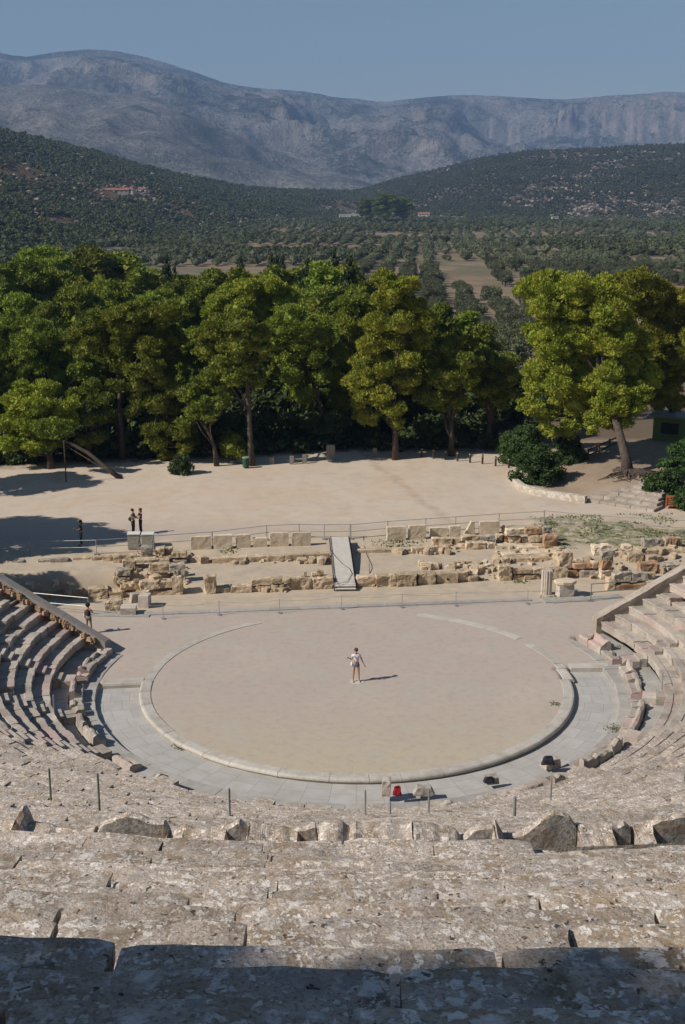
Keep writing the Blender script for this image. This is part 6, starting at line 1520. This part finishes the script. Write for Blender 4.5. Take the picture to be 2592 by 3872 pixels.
def stones_on(V, n, seed, keep, label):
    r_ = np.random.default_rng(seed); P = np.array(hill_pts(V, n, seed, keep)); V0, F0 = ICO1; S = .9+1.7*r_.random(n)**3
    j = 1+r_.uniform(-.35, .35, (n, len(V0), 1)); W = (P[:, None, :]+V0[None]*j*np.array([1.3, 1, .8])*S[:, None, None]+np.array([0, 0, .5])).reshape(-1, 3)
    o = link('hillside_rocks', mesh_np('hillside_rocks', W, (F0[None]+(np.arange(n)*len(V0))[:, None, None]).reshape(-1, 3)), M['hillrock']); setp(o, label, 'rocks', None, 'stuff')
M['hillrock'] = flat_mat('pale_hill_rock', (.29, .245, .20), .9, 0, .2, .02)
stones_on(VR, 5200, 41, lambda p, pp, r_: p[2] > height(float(p[0]), float(p[1])) and mn.noise(Vector((p[0]*.005, p[1]*.004, 7)))+r_.normal()*.9 > .0, 'pale rocks speckling the stony right hill')
stones_on(VL, 1500, 42, lambda p, pp, r_: p[2] > height(float(p[0]), float(p[1])) and mn.noise(Vector((p[0]*.008, p[1]*.006, 3)))+r_.normal()*.2 > .12, 'pale rocks scattered on the left hill')
# scrub and trees scattered over the middle plain
r_ = np.random.default_rng(31); pts = []
for i in range(30000):
    y = 330+1500*r_.random()**1.1; x = r_.uniform(-.33, .33)*(y+CD)
    nz = mn.noise(Vector((x*.009, y*.005, 9)))+.4*mn.noise(Vector((x*.03, y*.02, 1)))
    if nz > .04: continue
    pp = place_cut(x, y, -8)
    if pp is None or not (-20 < pp[0] < 1590) or (560 < pp[0] < 840 and 562 < pp[1] < 584) or (pp[1] > 600): continue
    pts.append((x, y, height(x, y)))
scatter_far('valley_scrub', pts[:9000], 5.4, M['scrub'], 'dark scattered trees and scrub across the valley floor', 'scrub', 10, 6)
# clump of tall trees by the farm
p = at_y(882, 510, 1250); base = height(p.x, p.y)
for i, (dx, k, lb) in enumerate([(-22, 1.9, 'left tree of the tall dark clump by the white roofed farm in the valley'), (0, 2.3, 'middle tree of the tall dark clump by the white roofed farm'), (24, 2.0, 'right tree of the tall dark clump by the white roofed farm')]):
    root = empty('tall_tree', (p.x+dx*.8, p.y+abs(dx)*.3, base), lb, 'tree', 'tall clump in the valley'); root.scale = (k*1.5, k*1.5, k)
    for nm, me in zip(('trunk', 'crown'), GV[1]): link(nm, me, None, root)
# houses
mwh = flat_mat('whitewash', (.62, .58, .52), .8, 0, .08, .1); mtl = flat_mat('roof_tiles', (.30, .14, .095), .8, 0, .25, .5); mwin = flat_mat('dark_window', (.03, .03, .035), .3); mfr = flat_mat('frame_white', (.5, .5, .47), .6)
def house(p, w, d, h, label, roofm, wallm=mwh, rz=0., flat=False, name='farmhouse'):
    root = empty(name, tuple(p), label, 'house', rz=rz)
    mb = MB(); mb.box((0, 0, h/2-1), (w, d, h+2)); mb.build('wall', wallm, root)
    mb = MB(); rh = .3 if flat else d*.22
    V = [(-w/2-.5, -d/2-.5, h), (w/2+.5, -d/2-.5, h), (w/2+.5, d/2+.5, h), (-w/2-.5, d/2+.5, h), (-w/2-.3, 0, h+rh), (w/2+.3, 0, h+rh)]
    mb.add(V, [(0, 1, 5, 4), (2, 3, 4, 5), (3, 2, 1, 0)]); mb.add(V, [(0, 4, 3), (1, 2, 5)]); r = mb.build('roof', roofm, root)
    if not flat: mb = MB(); mb.box((w*.25, d*.15, h+rh), (.8, .8, 1.6)); mb.build('chimney', wallm, r)
    n = max(2, int(w/4))
    for i in range(n):
        x = (i+.5)/n*w-w/2
        if i == n//2: mb = MB(); mb.box((x, -d/2-.03, 1.1), (1.1, .1, 2.2)); mb.build('door', mwin, root); continue
        mb = MB(); mb.box((x, -d/2-.02, h*.55), (1.3, .12, 1.2)); f = mb.build('window', mfr, root); mb = MB(); mb.box((x, -d/2-.09, h*.55), (1.05, .06, .95)); mb.build('pane', mwin, f)
def on_hill(V, xd, yd):
    nt, nx, _ = V.shape; best = None
    for i in range(0, nx):
        for j in range(0, nt-8):
            pp = place_cut(*V[j, i])
            if pp:
                e = abs(pp[0]-xd)+abs(pp[1]-yd)
                if best is None or e < best[0]: best = (e, V[j, i].copy())
    return Vector([float(k) for k in best[1]])
house(on_hill(VL, 268, 442), 22, 7, 2.6, 'long low farm building with dark open front on the left hillside', mtl, flat_mat('grey_render', (.30, .27, .23), .8))
house(on_hill(VL, 292, 440), 9, 7, 3., 'farmhouse with red tiled roof right of the long low building', mtl)
house(on_hill(VL, 326, 440), 7, 6, 3., 'small white house with red roof at the right end of the hillside farm', mtl)
house(on_hill(VL, 410, 436), 7, 5, 3., 'tiny white hut alone right of the hillside farm', mfr, flat=True)
p = at_y(808, 492, 1500); house(Vector((p.x, p.y, height(p.x, p.y)+1)), 34, 16, 4.5, 'long white roofed shed in the valley left of the dark tree clump', mfr, flat=True)
p = at_y(970, 489, 1500); house(Vector((p.x, p.y, height(p.x, p.y)+1)), 14, 10, 4.5, 'small orange roofed house right of the dark tree clump', mtl)
p = at_y(1270, 497, 1350); house(Vector((p.x, p.y, height(p.x, p.y)+1)), 7, 6, 5.5, 'little pale hut alone in the right part of the valley', mfr, flat=True)

# ------------------------------------------------------------------ air, light, camera
HZ = dict(x=8200, y0=-110, y1=10600, z0=-70, z1=1120)
mb = MB(); mb.box((0, (HZ['y0']+HZ['y1'])/2, (HZ['z0']+HZ['z1'])/2), (HZ['x']*2, HZ['y1']-HZ['y0'], HZ['z1']-HZ['z0']))
hz = bpy.data.materials.new('haze'); hz.use_nodes = True; nt = hz.node_tree; nt.nodes.clear()
out = nt.nodes.new('ShaderNodeOutputMaterial'); pv = nt.nodes.new('ShaderNodeVolumePrincipled'); pv.inputs['Color'].default_value = (.35, .56, .96, 1); pv.inputs['Density'].default_value = 1.05e-4; pv.inputs['Anisotropy'].default_value = 0.
nt.links.new(pv.outputs[0], out.inputs['Volume'])
HAZE = mb.build('haze', hz); setp(HAZE, kind='stuff'); HAZE['label'] = 'thin blue haze over the valley'; HAZE['category'] = 'haze'

sd_ = Vector((.934, .358, 0)).normalized(); el = math.radians(38.8)
dirv = Vector((sd_.x*math.cos(el), sd_.y*math.cos(el), -math.sin(el)))
sl_ = bpy.data.lights.new('sun', 'SUN'); sl_.energy = 5.0; sl_.angle = math.radians(.53); sl_.color = (1., .93, .84)
so = bpy.data.objects.new('sun', sl_); COL.objects.link(so); so.rotation_euler = dirv.to_track_quat('-Z', 'Y').to_euler(); so.location = (-60, -40, 80)
wd = bpy.data.worlds.new('World'); SC.world = wd; wd.use_nodes = True; nt = wd.node_tree; nt.nodes.clear()
out = nt.nodes.new('ShaderNodeOutputWorld'); bg = nt.nodes.new('ShaderNodeBackground'); sk = nt.nodes.new('ShaderNodeTexSky'); sk.sky_type = 'NISHITA'; sk.sun_disc = False
sk.sun_elevation = el; sk.sun_rotation = math.atan2(-sd_.x, -sd_.y) % (2*PI); sk.altitude = 300; sk.air_density = 1.25; sk.dust_density = .2; sk.ozone_density = 2.2
bg.inputs[1].default_value = .065
nt.links.new(sk.outputs[0], bg.inputs[0]); nt.links.new(bg.outputs[0], out.inputs[0])
cam = bpy.data.cameras.new('camera'); co = bpy.data.objects.new('camera', cam); COL.objects.link(co); SC.camera = co
co.location = (0, -CD, CH); co.rotation_euler = (PI/2-TH, 0, YAW)
cam.sensor_fit = 'VERTICAL'; cam.sensor_height = 24; cam.lens = 24*F/3872; cam.clip_start = .1; cam.clip_end = 30000
SC.view_settings.view_transform = 'Standard'; SC.view_settings.look = 'None'; SC.view_settings.exposure = 0; SC.view_settings.gamma = 1
SC.render.engine = 'CYCLES'
SC.cycles.volume_bounces = 0
